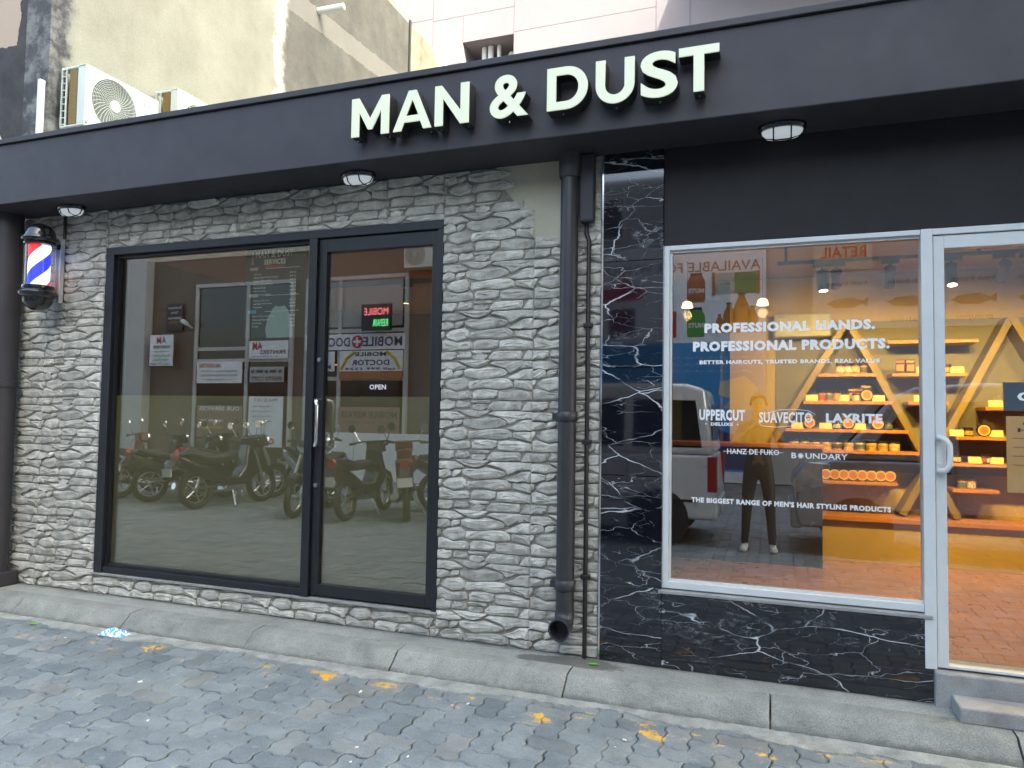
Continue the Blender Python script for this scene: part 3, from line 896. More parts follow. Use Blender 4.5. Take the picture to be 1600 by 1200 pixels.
# ------------------------------------------------------------------ pipes
dp = thing('downpipe', 'large dark grey downpipe in front of the stone wall, ending in an open elbow', 'drainpipe', (-1.075, -.09, .2))
X, Y = -1.075, -.085
MB().cyl((X, Y, .36), (X, Y, ZS-.001), .051, 24).build('pipe', M['pvc_grey'], dp, smooth=50)
MB().lathe([(.058, 2.80), (.064, 2.83), (.064, 2.90), (.07, ZS-.002)], (X, Y, 0), n=24).build('hopper_sleeve', M['pvc_grey'], dp, smooth=50)
for z in (1.44, .505): MB().lathe([(.053, z-.03), (.059, z-.024), (.059, z+.024), (.053, z+.03)], (X, Y, 0), n=24).box(X-.085, X-.055, Y-.008, Y+.008, z-.018, z+.018).box(X-.085, X-.07, Y+.008, -.02, z-.018, z+.018).build('clip', M['pvc_grey'], dp, smooth=50)
el_ = MB()
rs, path = [], []
for i in range(7):
    a = R(15*i)
    path.append((X, Y-.075*(1-math.cos(a)) - 0*a, .36-.075*math.sin(a)))
path.append((X, Y-.115, .285))
el_.tube(path, [.054]*7+[.060], 24, cap=False)
el_.tube([(X, Y-.115, .285), (X, Y-.02, .285)], [.052, .052], 24, cap=False)
el_.build('elbow', M['pvc_grey'], dp, smooth=50)
MB().torus((X, Y-.115, .285), (0, 1, 0), .056, .005, 24, 6).build('rim', M['pvc_grey'], dp, smooth=60)
MB().cyl((X, Y-.03, .285), (X, Y-.028, .285), .0515, 24).build('dark_bore', M['pvc_black'], dp)
tp = thing('cable_pipe', 'thin black pipe beside the downpipe, running down to the pavement', 'pipe', (-.985, -.035, ZL))
MB().tube([(-.988, -.03, 2.545), (-.988, -.03, 2.49), (-.972, -.036, 2.45), (-.972, -.036, ZL+.002)], .0125, 10).build('pipe', M['pvc_black'], tp, smooth=50)
for z in (1.96, 1.30, .55): MB().box(-.998, -.945, -.052, -.02, z-.012, z+.012).build('clip', M['pvc_black'], tp, bevel=.003)
tag(MB().box(-1.022, -.936, -.085, -.024, 2.545, ZS-.001).build('pipe_casing', M['black_paint'], bevel=.012), 'short black square casing under the canopy beside the downpipe', 'casing')
col = thing('round_column', 'round black column at the left end of the shopfront', 'column', (-5.565, -.13, ZL))
MB().cyl((-5.565, -.13, ZL), (-5.565, -.13, ZS-.001), .10, 28).build('shaft', M['black_paint'], col, smooth=50)
MB().box(-5.70, -5.42, -.255, -.03, ZL, .205).build('foot', M['black_paint'], col, bevel=.01)
MB().lathe([(.101, 1.6), (.107, 1.603), (.107, 1.65), (.101, 1.653)], (-5.565, -.13, 0), n=28).build('collar', M['black_paint'], col, smooth=50)

# ------------------------------------------------------------------ services poster inside the black window
ps = thing('services_poster', 'dark price poster headed MAN & DUST SERVICES hanging inside the black-framed window', 'poster', (-3.24, .12, 1.95))
MB().box(-3.50, -2.99, .118, .122, 1.955, 2.60).build('sheet', flat('poster_grey', (.035, .037, .042)), ps)
yt = .1165
mb = MB().text('MAN & DUST', -3.42, -3.10, 2.525, 2.575, yt, bold=.03).text('SERVICES', -3.345, -3.165, 2.475, 2.512, yt, bold=.03)
mb.text('DIYE', -3.452, -3.435, 2.48, 2.57, yt)
rows = ['Haircut', 'Haircut Beard Trim Combo', 'Haircut Beard Trim', 'Haircut Beard Shave', 'Haircut Kids', 'Haircut Long', 'Haircut Head Shave']
for i, r_ in enumerate(rows):
    z = 2.405-i*.0245
    mb.text(r_, -3.43, -3.43+.0085*len(r_), z, z+.012, yt, bold=.01); mb.text('MVR '+str(100+i*25), -3.125, -3.075, z, z+.012, yt, bold=.01)
for i, r_ in enumerate(['Shampoo Hair Cut', 'Highlight Half Head', 'Treatment']):
    z = 2.215-i*.0225
    mb.text(r_, -3.43, -3.43+.0085*len(r_), z, z+.012, yt, bold=.01); mb.text('MVR '+str(150+i*50), -3.125, -3.075, z, z+.012, yt, bold=.01)
for i, r_ in enumerate(['Beard Trim and Styling', 'Head and Shoulder', 'Hot Towel', 'Facial']):
    z = 2.105-i*.0235
    mb.text(r_, -3.43, -3.43+.0085*len(r_), z, z+.012, yt, bold=.01); mb.text('MVR '+str(80+i*40), -3.125, -3.075, z, z+.012, yt, bold=.01)
for z in (2.445, 2.255, 2.143): mb.box(-3.33, -3.045, yt-.0004, yt, z, z+.003)
mb.build('lettering', M['white_vinyl'], ps)
MB().box(-3.335, -3.175, yt-.0005, yt, 2.448, 2.468).build('red_ribbon', flat('ribbon_red', (.35, .03, .03)), ps)
MB().box(-3.465, -3.39, yt-.0005, yt, 2.248, 2.27).box(-3.465, -3.395, yt-.0005, yt, 2.438, 2.458).build('heading_patch', flat('heading_pale', (.5, .4, .4)), ps)
MB().box(-3.468, -3.40, yt-.0005, yt, 2.133, 2.156).build('heading_patch', flat('heading_blue', (.10, .35, .55)), ps)
cape = [(-.10, 0), (-.115, .06), (-.095, .14), (-.06, .20), (-.035, .225), (.0, .215), (.04, .225), (.075, .19), (.10, .13), (.115, .05), (.115, 0)]
MB().prism(cape, (-3.205, .1172, 1.958), (1, 0, 0), (0, 0, 1), .0004).build('printed_cape', flat('cape_blue', (.30, .44, .54)), ps)

# ------------------------------------------------------------------ litter on the street
bag = MB()
rr = random.Random(5)
nx, ny = 12, 9
for j in range(ny+1):
    for i in range(nx+1):
        u, v = i/nx-.5, j/ny-.5
        e = max(0, 1-(abs(u)*2)**3)*max(0, 1-(abs(v)*2)**3)
        bag.v.append((-3.93+u*.19+rr.uniform(-.007, .007), -.475+v*.10+rr.uniform(-.006, .006), .012+e*(.014+rr.uniform(0, .03))))
for j in range(ny):
    for i in range(nx):
        a = j*(nx+1)+i
        bag.f.append((a, a+1, a+nx+2, a+nx+1))
m, nt, b = newmat('bag_plastic')
P = coords(nt, 'World')
wv = nt.nodes.new('ShaderNodeTexWave'); wv.inputs['Scale'].default_value = 5; wv.inputs['Distortion'].default_value = 14; wv.inputs['Detail Scale'].default_value = 4
nt.links.new(P, wv.inputs['Vector'])
nt.links.new(ramp(nt, wv.outputs[0], [(.35, (.10, .36, .75)), (.6, (.75, .85, .92))]), b.inputs['Base Color'])
b.inputs['Roughness'].default_value = .25
tag(bag.build('plastic_wrapper', m), 'crumpled blue and white plastic wrapper lying against the kerb', 'litter')
M['leaf'] = pm('leaf', (.10, .40, .03), .5, .2, 40)
for (x, y, z, a, lab) in ((-4.62, -.50, .008, .4, 'small green leaf near the left end of the gutter'), (-.90, -.12, ZL+.003, .2, 'small green leaf on the damp pavement under the downpipe')):
    b_ = MB()
    L, Wd = .036, .015
    pts = [(-L, 0, 0), (-L*.4, Wd*.8, .003), (L*.3, Wd, .004), (L, 0, .001), (L*.3, -Wd, .004), (-L*.4, -Wd*.8, .003), (0, 0, -.001)]
    b_.add(pts, [(0, 6, 1), (1, 6, 2), (2, 6, 3), (3, 6, 4), (4, 6, 5), (5, 6, 0)])
    b_.xform(Matrix.Translation((x, y, z)) @ Matrix.Rotation(a, 4, 'Z'))
    tag(b_.build('leaf', M['leaf']), lab, 'leaf')
M['scrap'] = pm('scrap', (.65, .65, .63), .7, .1, 30)
sc0 = MB().prism([(-.010, -.004), (.008, -.006), (.012, .001), (.002, .007), (-.009, .004)], (0, 0, 0), (1, 0, 0), (0, 1, 0), .005).mesh('paper_scrap', M['scrap'])
for i in range(17):
    o = put('paper_scrap', sc0, None, (random.uniform(-4.2, .2), random.uniform(-1.7, -.55), .003))
    o.rotation_euler = (random.uniform(-.2, .2), random.uniform(-.2, .2), random.uniform(0, 6)); o.scale = [random.uniform(.5, 1.15)]*3
    tag(o, 'tiny white scrap of paper or butt lying on the block paving', 'litter', 'white scraps on the paving')
# ------------------------------------------------------------------ building next door (left), with its outdoor air-conditioning units
m, nt, b = newmat('neighbour_render')
P = coords(nt, 'World')
sp = nt.nodes.new('ShaderNodeSeparateXYZ'); nt.links.new(P, sp.inputs[0])
nz = math_n(nt, 'SUBTRACT', noise(nt, P, 2.2, 6, .65), .5)
nzf = math_n(nt, 'SUBTRACT', noise(nt, P, 7, 5, .7), .5)
yv = math_n(nt, 'ADD', sp.outputs[1], math_n(nt, 'ADD', math_n(nt, 'MULTIPLY', nz, .55), math_n(nt, 'MULTIPLY', nzf, .12)))
dark = ramp(nt, noise(nt, P, 3, 6, .7), [(.3, (.032, .033, .036)), (.7, (.075, .078, .085))])
dark = mixc(nt, ramp(nt, noise(nt, P, 2.4, 5, .75), [(.60, 0.0), (.68, .8)]), dark, (.20, .21, .21))
cream = ramp(nt, noise(nt, P, 1.6, 7, .65), [(.3, (.22, .222, .18)), (.7, (.30, .303, .252))])
stre = noise(nt, P, 4, 5, .6, .2, (1, 1, .18))
cream = mixc(nt, ramp(nt, stre, [(.55, 0.0), (.75, .45)]), cream, (.185, .182, .15))
grey = ramp(nt, noise(nt, P, 2.0, 7, .7), [(.3, (.08, .08, .074)), (.55, (.12, .12, .108)), (.75, (.165, .165, .15))])
grey = mixc(nt, ramp(nt, stre, [(.5, 0.0), (.75, .5)]), grey, (.085, .085, .08))
# repaired diagonal strip in the cement
dg = math_n(nt, 'SUBTRACT', math_n(nt, 'ADD', sp.outputs[2], math_n(nt, 'MULTIPLY', sp.outputs[1], -.06)), 6.78)
dgn = math_n(nt, 'ADD', dg, math_n(nt, 'MULTIPLY', nzf, .10))
strip = math_n(nt, 'MULTIPLY', math_n(nt, 'GREATER_THAN', dgn, -.20), math_n(nt, 'LESS_THAN', dgn, .12))
grey = mixc(nt, math_n(nt, 'MULTIPLY', strip, .5), grey, (.26, .26, .24))
c = mixc(nt, ramp(nt, yv, [(.60, 0.0), (.66, .75), (.70, .9), (.72, 1.0)]), mixc(nt, ramp(nt, noise(nt, P, 5, 5, .7), [(.45, 0.0), (.6, .7)]), dark, (.22, .225, .22)), cream)
rag = math_n(nt, 'MULTIPLY', math_n(nt, 'GREATER_THAN', yv, 3.45), math_n(nt, 'LESS_THAN', yv, 3.68))
c = mixc(nt, rag, c, mixc(nt, noise(nt, P, 9, 5), (.20, .22, .21), (.55, .56, .50)))
ygr = nt.nodes.new('ShaderNodeMapRange'); ygr.inputs[1].default_value = 3.62; ygr.inputs[2].default_value = 3.74; nt.links.new(yv, ygr.inputs[0])
c = mixc(nt, ygr.outputs[0], c, grey)
c = mixc(nt, .3, c, ramp(nt, noise(nt, P, 60, 4, .7), [(.3, .25), (.7, .75)]), 'OVERLAY')
nt.links.new(c, b.inputs['Base Color'])
b.inputs['Roughness'].default_value = .9
bumpit(nt, b, noise(nt, P, 30, 6, .7), .5, .006)
M['neigh_side'] = m
m, nt, b = newmat('neighbour_front')
P = coords(nt, 'World')
sp = nt.nodes.new('ShaderNodeSeparateXYZ'); nt.links.new(P, sp.inputs[0])
dark = ramp(nt, noise(nt, P, 3, 6, .7), [(.3, (.018, .018, .020)), (.7, (.055, .055, .058))])
dark = mixc(nt, ramp(nt, noise(nt, P, 3.1, 5, .75), [(.62, 0.0), (.70, .5)]), dark, (.22, .23, .23))
nz = math_n(nt, 'MULTIPLY', math_n(nt, 'SUBTRACT', noise(nt, P, 3, 5, .6), .5), .25)
mk = math_n(nt, 'MULTIPLY', math_n(nt, 'LESS_THAN', math_n(nt, 'ADD', sp.outputs[0], nz), -6.40), math_n(nt, 'GREATER_THAN', math_n(nt, 'ADD', sp.outputs[2], nz), 4.74))
c = mixc(nt, mk, dark, (.36, .29, .23))
nt.links.new(c, b.inputs['Base Color']); b.inputs['Roughness'].default_value = .85
bumpit(nt, b, noise(nt, P, 30, 6, .7), .4, .005)
M['neigh_front'] = m
nb = thing('neighbour_building', 'taller weathered building on the left with bare cream and grey side wall', 'building', (-9, .45, 0))
MB().add([(-6.0, .45, 0), (-6.0, 7.05, 0), (-6.0, 7.05, 8.36), (-6.0, .45, 8.36), (-6.3, .45, 0), (-6.3, 7.05, 0), (-6.3, 7.05, 8.36), (-6.3, .45, 8.36)],
         [(0, 1, 2, 3), (5, 4, 7, 6), (1, 5, 6, 2), (3, 2, 6, 7), (4, 5, 1, 0), (0, 3, 7, 4)]).build('side_wall', M['neigh_side'], nb)
MB().box(-14, -6.302, .45, .75, 0, 8.36).build('front_wall', M['neigh_front'], nb)
MB().box(-14, -6.0, .45, 7.05, 8.362, 8.45).build('roof', M['concrete'], nb)
MB().box(-6.3, -5.985, 7.052, 9.6, 0, 8.36).build('rear_wall', pm('rear_render', (.22, .21, .15), .9, .25, 3, col2=(.36, .34, .25), bump=.5, bscale=30, fine=.2), nb)
MB().box(-6.02, -5.97, 7.0, 7.05, 0, 8.42).build('corner_strip', flat('dark_slate', (.04, .045, .05)), nb)
MB().box(-8.0, -6.05, .435, .449, 2.55, 3.0).build('shop_panel', flat('ochre', (.42, .22, .08)), nb)
MB().box(-8.0, -6.05, .43, .449, .1, 2.4).build('shutter', flat('shutter_dark', (.03, .03, .035)), nb)
st = MB().cyl((-6.0, 4.35, 7.12), (-5.62, 4.42, 7.16), .045, 14)
tag(st.build('waste_pipe_stub', M['white_plastic'], smooth=50), 'white pipe stub sticking out of the grey side wall', 'pipe')
tag(MB().box(-6.06, -6.03, .40, .449, 3.45, 4.34).build('metal_angle', M['white_alu']), 'upright white metal angle behind the fascia at the left', 'bracket')
ct = MB().tube([(-6.42, .40, 3.4), (-6.45, .42, 3.75), (-6.6, .42, 3.95), (-6.9, .42, 4.0)], .018, 8)
tag(ct.build('conduit_bundle', M['grey_plastic'], smooth=50), 'bent grey conduit coming off the dark wall behind the fascia', 'conduit')

M['ac_white'] = pm('ac_white', (.52, .58, .53), .5, .05, 5, fine=.05)
M['ac_coil'] = pm('ac_coil', (.20, .13, .04), .5, .25, 60, metal=.4)
M['ac_dark'] = pm('ac_dark', (.03, .035, .03), .6, .2, 10)
def ac_unit(label, x, y, z, W=.80, Hh=.55, D=.29):
    """front faces +x, width along +y from y"""
    t = thing('air_conditioner', label, 'air conditioner', (x-D/2, y+W/2, z), 'outdoor units on the side wall')
    MB().box(x-.095, x, y, y+.02, z+.02, z+Hh).box(x-D, x, y+W-.25, y+W, z+.02, z+Hh).box(x-D, x, y, y+W-.25, z+Hh-.025, z+Hh+.0005).box(x-D, x+.004, y-.004, y+W+.004, z, z+.022).build('casing', M['ac_white'], t, bevel=.008)
    cy, cz, r0 = y+.30, max(z+Hh/2+.01, z+Hh-.31), .235
    # front plate with the round opening
    n = 40
    ring = [(cy+r0*math.cos(2*math.pi*k/n), cz+r0*math.sin(2*math.pi*k/n)) for k in range(n)]
    out = []
    for k in range(n):
        a = 2*math.pi*k/n
        dy, dz = math.cos(a), math.sin(a)
        ly = ((y+W-.22)-cy)/dy if dy > 1e-6 else ((y+.001)-cy)/dy if dy < -1e-6 else 1e9
        lz = ((z+Hh-.001)-cz)/dz if dz > 1e-6 else ((z+.0225)-cz)/dz if dz < -1e-6 else 1e9
        s_ = min(ly, lz); out.append((cy+dy*s_, cz+dz*s_))
    b_ = MB(); b_.v = [(x+.003, p[0], p[1]) for p in ring] + [(x+.003, p[0], p[1]) for p in out] + [(x-.03, p[0], p[1]) for p in ring]
    b_.f = [(k, n+k, n+(k+1) % n, (k+1) % n) for k in range(n)] + [(k, (k+1) % n, 2*n+(k+1) % n, 2*n+k) for k in range(n)]
    b_.build('front_plate', M['ac_white'], t)
    MB().box(x-.035, x-.034, cy-r0-.01, cy+r0+.01, cz-r0-.01, cz+r0+.01).build('shroud', M['ac_dark'], t)
    g_ = MB()
    for i in range(1, 14): g_.torus((x+.006, cy, cz), (1, 0, 0), .05+.0145*i-.002, .0024, 36, 4)
    for k in range(36):
        a = 2*math.pi*k/36
        p = [(x+.009, cy+rr_*math.cos(a+rr_*2.2), cz+rr_*math.sin(a+rr_*2.2)) for rr_ in (.045, .11, .17, r0)]
        g_.tube(p, .0022, 4)
    g_.build('fan_grille', M['ac_white'], t)
    MB().cyl((x-.002, cy, cz), (x+.014, cy, cz), .052, 24).build('fan_cap', M['ac_white'], t, smooth=40)
    bl = MB()
    for k in range(3):
        a = 2*math.pi*k/3+.4
        d, e = Vector((0, math.cos(a), math.sin(a))), Vector((0, -math.sin(a), math.cos(a)))
        o_ = Vector((x-.022, cy, cz))
        bl.add([o_+d*.04-e*.03, o_+d*.2-e*.09, o_+d*.215+e*.06+Vector((.012, 0, 0)), o_+d*.04+e*.03], [(0, 1, 2, 3)])
    bl.build('fan_blade', M['ac_dark'], t)
    MB().box(x+.0035, x+.007, y+W-.215, y+W-.012, z+.05, z+Hh-.03).build('service_panel', M['ac_white'], t, bevel=.003)
    MB().box(x-.195, x-.10, y+.004, y+.03, z+.03, z+Hh-.026).build('condenser_coil', M['ac_coil'], t)
    gd = MB().box(x-D, x-D+.012, y-.002, y+.012, z+.02, z+Hh)
    gd.box(x-D+.055, x-D+.065, y-.002, y+.012, z+.02, z+Hh)
    for k in range(9): gd.box(x-D+.012, x-D+.055, y, y+.008, z+.03+k*.062, z+.038+k*.062)
    gd.build('side_guard', M['ac_white'], t)
    lg = MB(); c_ = bpy.data.curves.new('t', 'FONT')
    bpy.data.curves.remove(c_)
    lg.text('AUX', 0, .075, z+Hh-.13, z+Hh-.095, 0, bold=.02).text('Eco', .0, .05, z+Hh-.175, z+Hh-.145, 0)
    lg.v = [(x+.0078, y+W-.185+p[0], p[2]) for p in lg.v]
    lg.build('lettering', flat('logo_green', (.08, .22, .12)), t)
    MB().box(x-D-.06, x+.01, y+.08, y+.115, z-.035, z-.001).box(x-D-.06, x+.01, y+W-.115, y+W-.08, z-.035, z-.001).build('wall_bracket', M['white_alu'], t)
    return t
ac_unit('white outdoor air conditioner on the side wall, fully visible behind the fascia', -5.65, .53, 3.93)
ac_unit('second outdoor air conditioner, half hidden behind the fascia', -5.65, 1.56, 3.96, Hh=.76)

# ------------------------------------------------------------------ pale pink building at the back
M['pink'] = pm('pink_render', (.208, .181, .190), .8, .05, .7, bump=.15, bscale=30, bdist=.003, fine=.06)
M['pink_dark'] = pm('groove', (.16, .13, .13), .9, .1, 5)
pk = thing('rear_building', 'tall pale pink rendered building behind the shop, sunlit with a slanting shadow', 'building', (0, 10, 0))
rx0, rx1, rz0, rz1 = -6.30, -5.12, 8.2, 9.58
PY = 10.0
# facade laid as render panels divided by dark grooves
xs = [-16, -9.9, -7.03, -6.33, rx1+.0, -2.12, -1.46, 3.2, 8, 16]
pan = []
def panel(x0, x1, z0, z1):
    g_ = .0045
    MB().box(x0+g_, x1-g_, PY, PY+.05, z0+g_, z1-g_).build('render_panel', M['pink'], pk)
MB().box(-16, rx0-.02, PY+.03, PY+.4, 0, 22).box(rx1+.02, 16, PY+.03, PY+.4, 0, 22).box(rx0-.02, rx1+.02, PY+.03, PY+.4, rz1+.02, 22).box(rx0-.02, rx1+.02, PY+.03, PY+.4, 0, rz0).build('wall', M['pink_dark'], pk)
for x0, x1, z0, z1 in [(-16, -7.03, 0, 10.24), (-7.03, rx0, 0, 10.18), (rx0, rx1, rz1, 10.18), (rx1, -2.12, rz1+.045, 12.6), (rx1, -2.12, 0, rz1+.045), (-2.12, -1.46, 0, 12.6), (-1.46, 3.2, 0, 12.6), (3.2, 9, 0, 12.6),
                       (-16, -7.03, 10.24, 12.6), (-7.03, rx1, 10.18, 12.6), (-16, 9, 12.6, 22), (rx0, rx1, 0, rz0)]:
    panel(x0, x1, z0, z1)
nich = MB()
nich.box(rx0-.1, rx0, PY+.002, PY+.9, rz0, rz1).box(rx1, rx1+.1, PY+.052, PY+.9, rz0, rz1).box(rx0, rx1, PY+.8, PY+.9, rz0, rz1).box(rx0, rx1, PY+.052, PY+.8, rz1, rz1+.1)
nich.build('niche', M['pink'], pk)
for xx, rr_ in ((-5.93, .055), (-5.78, .065), (-5.58, .045)): MB().cyl((xx, PY+.35, rz0), (xx, PY+.35, rz1-.002), rr_, 12).build('waste_pipe', M['white_paint'], pk, smooth=50)
MB().cyl((-6.1, PY+.7, 9.3), (-5.2, PY+.7, 9.38), .05, 10).cyl((-5.35, PY+.5, 9.42), (-5.35, PY+.8, 9.42), .07, 10).build('branch_pipe', M['white_paint'], pk, smooth=50)
# unseen slab added above the view, edge skewed to throw the slanting shadow
MB().prism([(-1.69, PY-.002), (1.03, PY-2), (9, PY-2), (9, PY-.002)], (0, 0, 9.95), (1, 0, 0), (0, 1, 0), .25).build('balcony_slab', M['pink'], pk)
# ------------------------------------------------------------------ retail room behind the white shopfront
FZ = .255
M['wood_floor'] = pm('wood_floor', (.30, .12, .025), .3, .3, 3, col2=(.42, .18, .05), stretch=(1, 8, 1), coat=.2, rvar=.1)
M['shelf_wood'] = pm('shelf_wood', (.42, .17, .04), .45, .2, 4, stretch=(1, 6, 12))
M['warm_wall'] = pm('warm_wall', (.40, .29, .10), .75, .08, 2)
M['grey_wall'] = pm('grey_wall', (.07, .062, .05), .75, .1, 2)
M['ceil'] = pm('ceil', (.30, .23, .15), .8, .05, 2)
M['dark_desk'] = pm('dark_desk', (.022, .020, .020), .4, .15, 4)
M['bar_gold'] = pm('bar_gold', (.20, .14, .045), .5, .12, 4)
room = thing('retail_room', 'warm-lit retail room seen through the white shopfront', 'room', (.6, 1.6, FZ))
MB().box(-.92, 3.6, .2, 4.4, FZ-.05, FZ).build('floor', M['wood_floor'], room)
MB().box(-.92, 3.6, .2, 4.4, 2.78, 2.83).build('ceiling', M['ceil'], room)
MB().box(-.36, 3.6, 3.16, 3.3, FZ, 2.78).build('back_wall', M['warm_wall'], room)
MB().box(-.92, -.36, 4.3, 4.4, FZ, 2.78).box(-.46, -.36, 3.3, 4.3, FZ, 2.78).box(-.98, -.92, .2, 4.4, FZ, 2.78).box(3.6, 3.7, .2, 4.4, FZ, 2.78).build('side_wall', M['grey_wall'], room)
desk = thing('sales_counter', 'dark sales counter with a thin timber top inside the retail room', 'counter', (-.3, 2.6, FZ))
MB().box(-.9, .40, 2.36, 2.86, FZ, 1.215).build('body', M['dark_desk'], desk, bevel=.004)
MB().box(-.91, .415, 2.34, 2.88, 1.216, 1.245).build('top', M['shelf_wood'], desk, bevel=.003)
un = thing('display_shelving', 'wall display of timber shelves between slanted A-shaped posts', 'shelving', (1.1, 3.1, FZ))
MB().box(.40, 3.5, 2.78, 3.155, FZ, .60).build('plinth', M['warm_wall'], un, bevel=.003)
MB().box(.40, 3.5, 2.74, 3.158, .601, .64).build('plinth_top', M['shelf_wood'], un, bevel=.003)
def bar(x0, z0, x1, z1, y0, y1, w_=.055, mat='bar_gold'):
    d = Vector((x1-x0, 0, z1-z0)); L = d.length; d.normalize()
    nrm = Vector((0, 0, 1)).cross(d) if False else Vector((-d.z, 0, d.x))
    MB().prism([(0, -w_/2), (L, -w_/2), (L, w_/2), (0, w_/2)], (x0, y1, z0), d, nrm, y1-y0).build('slanted_post', M[mat], un)
bar(.63, 2.31, -.02, 1.16, 2.88, 3.15); bar(.645, 2.31, 1.30, 1.0, 2.86, 3.145); bar(1.30, .66, .98, .645, 3.13, 3.14)
bar(1.86, 2.31, 1.06, .66, 2.89, 3.152); bar(1.87, 2.31, 2.70, .66, 2.87, 3.147); bar(1.30, 1.0, 1.46, .66, 2.865, 3.146)
MB().box(.05, 3.5, 3.148, 3.1595, 1.0, 2.35).build('back_panel', pm('back_panel', (.16, .145, .10), .7, .1, 3), un)
SHV = [(.40, .86, 1.86), (.98, 1.54, 1.86), (.28, .98, 1.62), (1.10, 1.40, 1.62), (.13, 1.10, 1.375), (.02, 1.20, 1.195), (.41, 1.02, .93),
       (2.02, 2.6, 1.84), (1.66, 2.5, 1.58), (1.45, 2.4, 1.335), (1.36, 2.3, 1.115), (.95, 1.62, 2.14), (1.42, 1.75, .90)]
for x0, x1, z in SHV: MB().box(x0, x1, 2.84, 3.147, z-.028, z).build('shelf', M['shelf_wood'], un, bevel=.002)

M['jar_dark'] = pm('jar_dark', (.03, .02, .015), .25, .2, 10, space='Object')
M['jar_orange'] = pm('jar_orange', (.45, .16, .05), .35, .2, 10, space='Object')
M['jar_gold'] = pm('jar_gold', (.55, .40, .12), .35, .2, 10, space='Object')
M['card'] = pm('card', (.60, .50, .22), .6, .05, 10, space='Object')
m, nt, b = newmat('label_print')
P = coords(nt, 'Object')
oi = nt.nodes.new('ShaderNodeObjectInfo')
rp = nt.nodes.new('ShaderNodeValToRGB'); rp.color_ramp.interpolation = 'CONSTANT'
el = rp.color_ramp.elements
while len(el) < 6: el.new(.5)
for e, (p_, c_) in zip(el, ((0, (.70, .55, .32)), (.2, (.45, .06, .03)), (.4, (.62, .60, .52)), (.55, (.08, .06, .05)), (.7, (.55, .33, .06)), (.88, (.10, .16, .14)))): e.position = p_; e.color = (*c_, 1)
nt.links.new(oi.outputs['Random'], rp.inputs[0])
c = mixc(nt, ramp(nt, noise(nt, P, 90, 2, .5), [(.52, 0.0), (.56, .85)]), rp.outputs[0], (.05, .04, .03))
nt.links.new(c, b.inputs['Base Color']); b.inputs['Roughness'].default_value = .45
M['label_pale'] = m
def jar_proto(mat, lid, r, h):
    t = thing('pomade_jar', 'x', 'jar')
    MB().lathe([(r*.92, 0), (r, .004), (r, h*.72), (r*.94, h*.76)], (0, 0, 0), n=14).build('body', M[mat], t, smooth=40)
    MB().lathe([(r*1.02, h*.765), (r*1.02, h*.985), (r*.96, h)], (0, 0, 0), n=14).build('lid', M[lid], t, smooth=40)
    MB().lathe([(r*1.008, h*.15), (r*1.008, h*.62)], (0, 0, 0), n=14).build('wrap_label', M['label_pale'], t, smooth=40)
    return t
def tin_proto():
    t = thing('pomade_tin', 'x', 'tin')                     # round tin standing on its rim, facing the window
    r = .052
    MB().lathe([(r, 0), (r, .03)], (0, 0, r), (0, -1, 0), n=20).build('body', M['jar_dark'], t, smooth=40)
    MB().lathe([(r*.86, .0302), (r*.84, .032)], (0, 0, r), (0, -1, 0), n=20).build('rim_ring', M['jar_gold'], t, smooth=40)
    MB().lathe([(r*.60, .0322), (r*.58, .0335)], (0, 0, r), (0, -1, 0), n=16).build('emblem', M['jar_orange'], t, smooth=40)
    return t
def box_proto():
    t = thing('product_box', 'x', 'box')
    MB().box(-.035, .035, -.02, .02, 0, .12).build('carton', M['jar_dark'], t)
    MB().box(-.028, .028, -.0212, -.0202, .02, .075).build('print', M['jar_orange'], t)
    MB().box(-.03, .03, -.0212, -.0202, .092, .108).build('print', M['label_pale'], t)
    return t
PROTO = {'jar': jar_proto('jar_dark', 'jar_dark', .034, .075), 'gold': jar_proto('jar_gold', 'jar_dark', .042, .085), 'orange': jar_proto('jar_orange', 'jar_dark', .034, .09), 'tin': tin_proto(), 'box': box_proto()}
used = set()
def stock(kind, x, z, label, group, y=2.90, s=1.0):
    o = PROTO[kind]
    if kind in used: o = dup(o)
    used.add(kind)
    o.location = (x, y, z); o.scale = (s, s, s); o.rotation_euler.z = random.uniform(-.15, .15) if kind != 'tin' else 0
    tag(o, label, None, group)
cardm = MB().prism([(-.05, 0), (.05, 0), (.05, .055), (-.05, .055)], (0, 0, 0), (1, 0, 0), (0, .25, .97), .002).mesh('price_card', M['card'])
def card(x, z, where):
    o = put('price_card', cardm, None, (x, 2.87, z))
    tag(o, 'blank yellow price card on ' + where, 'card', 'price cards on ' + where)
for i in range(10): stock('gold', .20+i*.089, 1.195, 'squat gold jar in the row of ten on the shelf level with the counter', 'row of gold jars')
for i in range(8): stock('tin', .46+i*.072, .93, 'round tin standing on edge in the row on the lowest short shelf', 'row of round tins', s=1.0)
for i in range(4): stock('orange', .58+i*.062, 1.86, 'small orange bottle on the top shelf inside the left A-frame', 'orange bottles on the top shelf')
W1, W2, W3 = 'the second shelf inside the left A-frame', 'the third shelf inside the left A-frame', 'the shelves right of the white mullion'
for i in range(3): stock('orange', .43+i*.062, 1.62, 'small orange bottle in a trio on ' + W1, 'trio of orange bottles')
card(.35, 1.62, W1); card(.60, 1.62, W1); card(.88, 1.62, W1)
for x in (.685, .735): stock('box', x, 1.62, 'dark carton behind the tins on ' + W1, 'cartons on the second shelf', 2.98)
stock('tin', .785, 1.62, 'single round tin between price cards on ' + W1, 'tins on the second shelf', 2.88)
stock('box', .80, 1.62, 'taller dark carton on ' + W1, 'tall carton', 3.02, 1.3)
stock('gold', .705, 1.62, 'squat gold jar among cartons on ' + W1, 'jars on the second shelf', 2.88, .8)
card(.23, 1.375, W2); card(.46, 1.375, W2); card(.73, 1.375, W2)
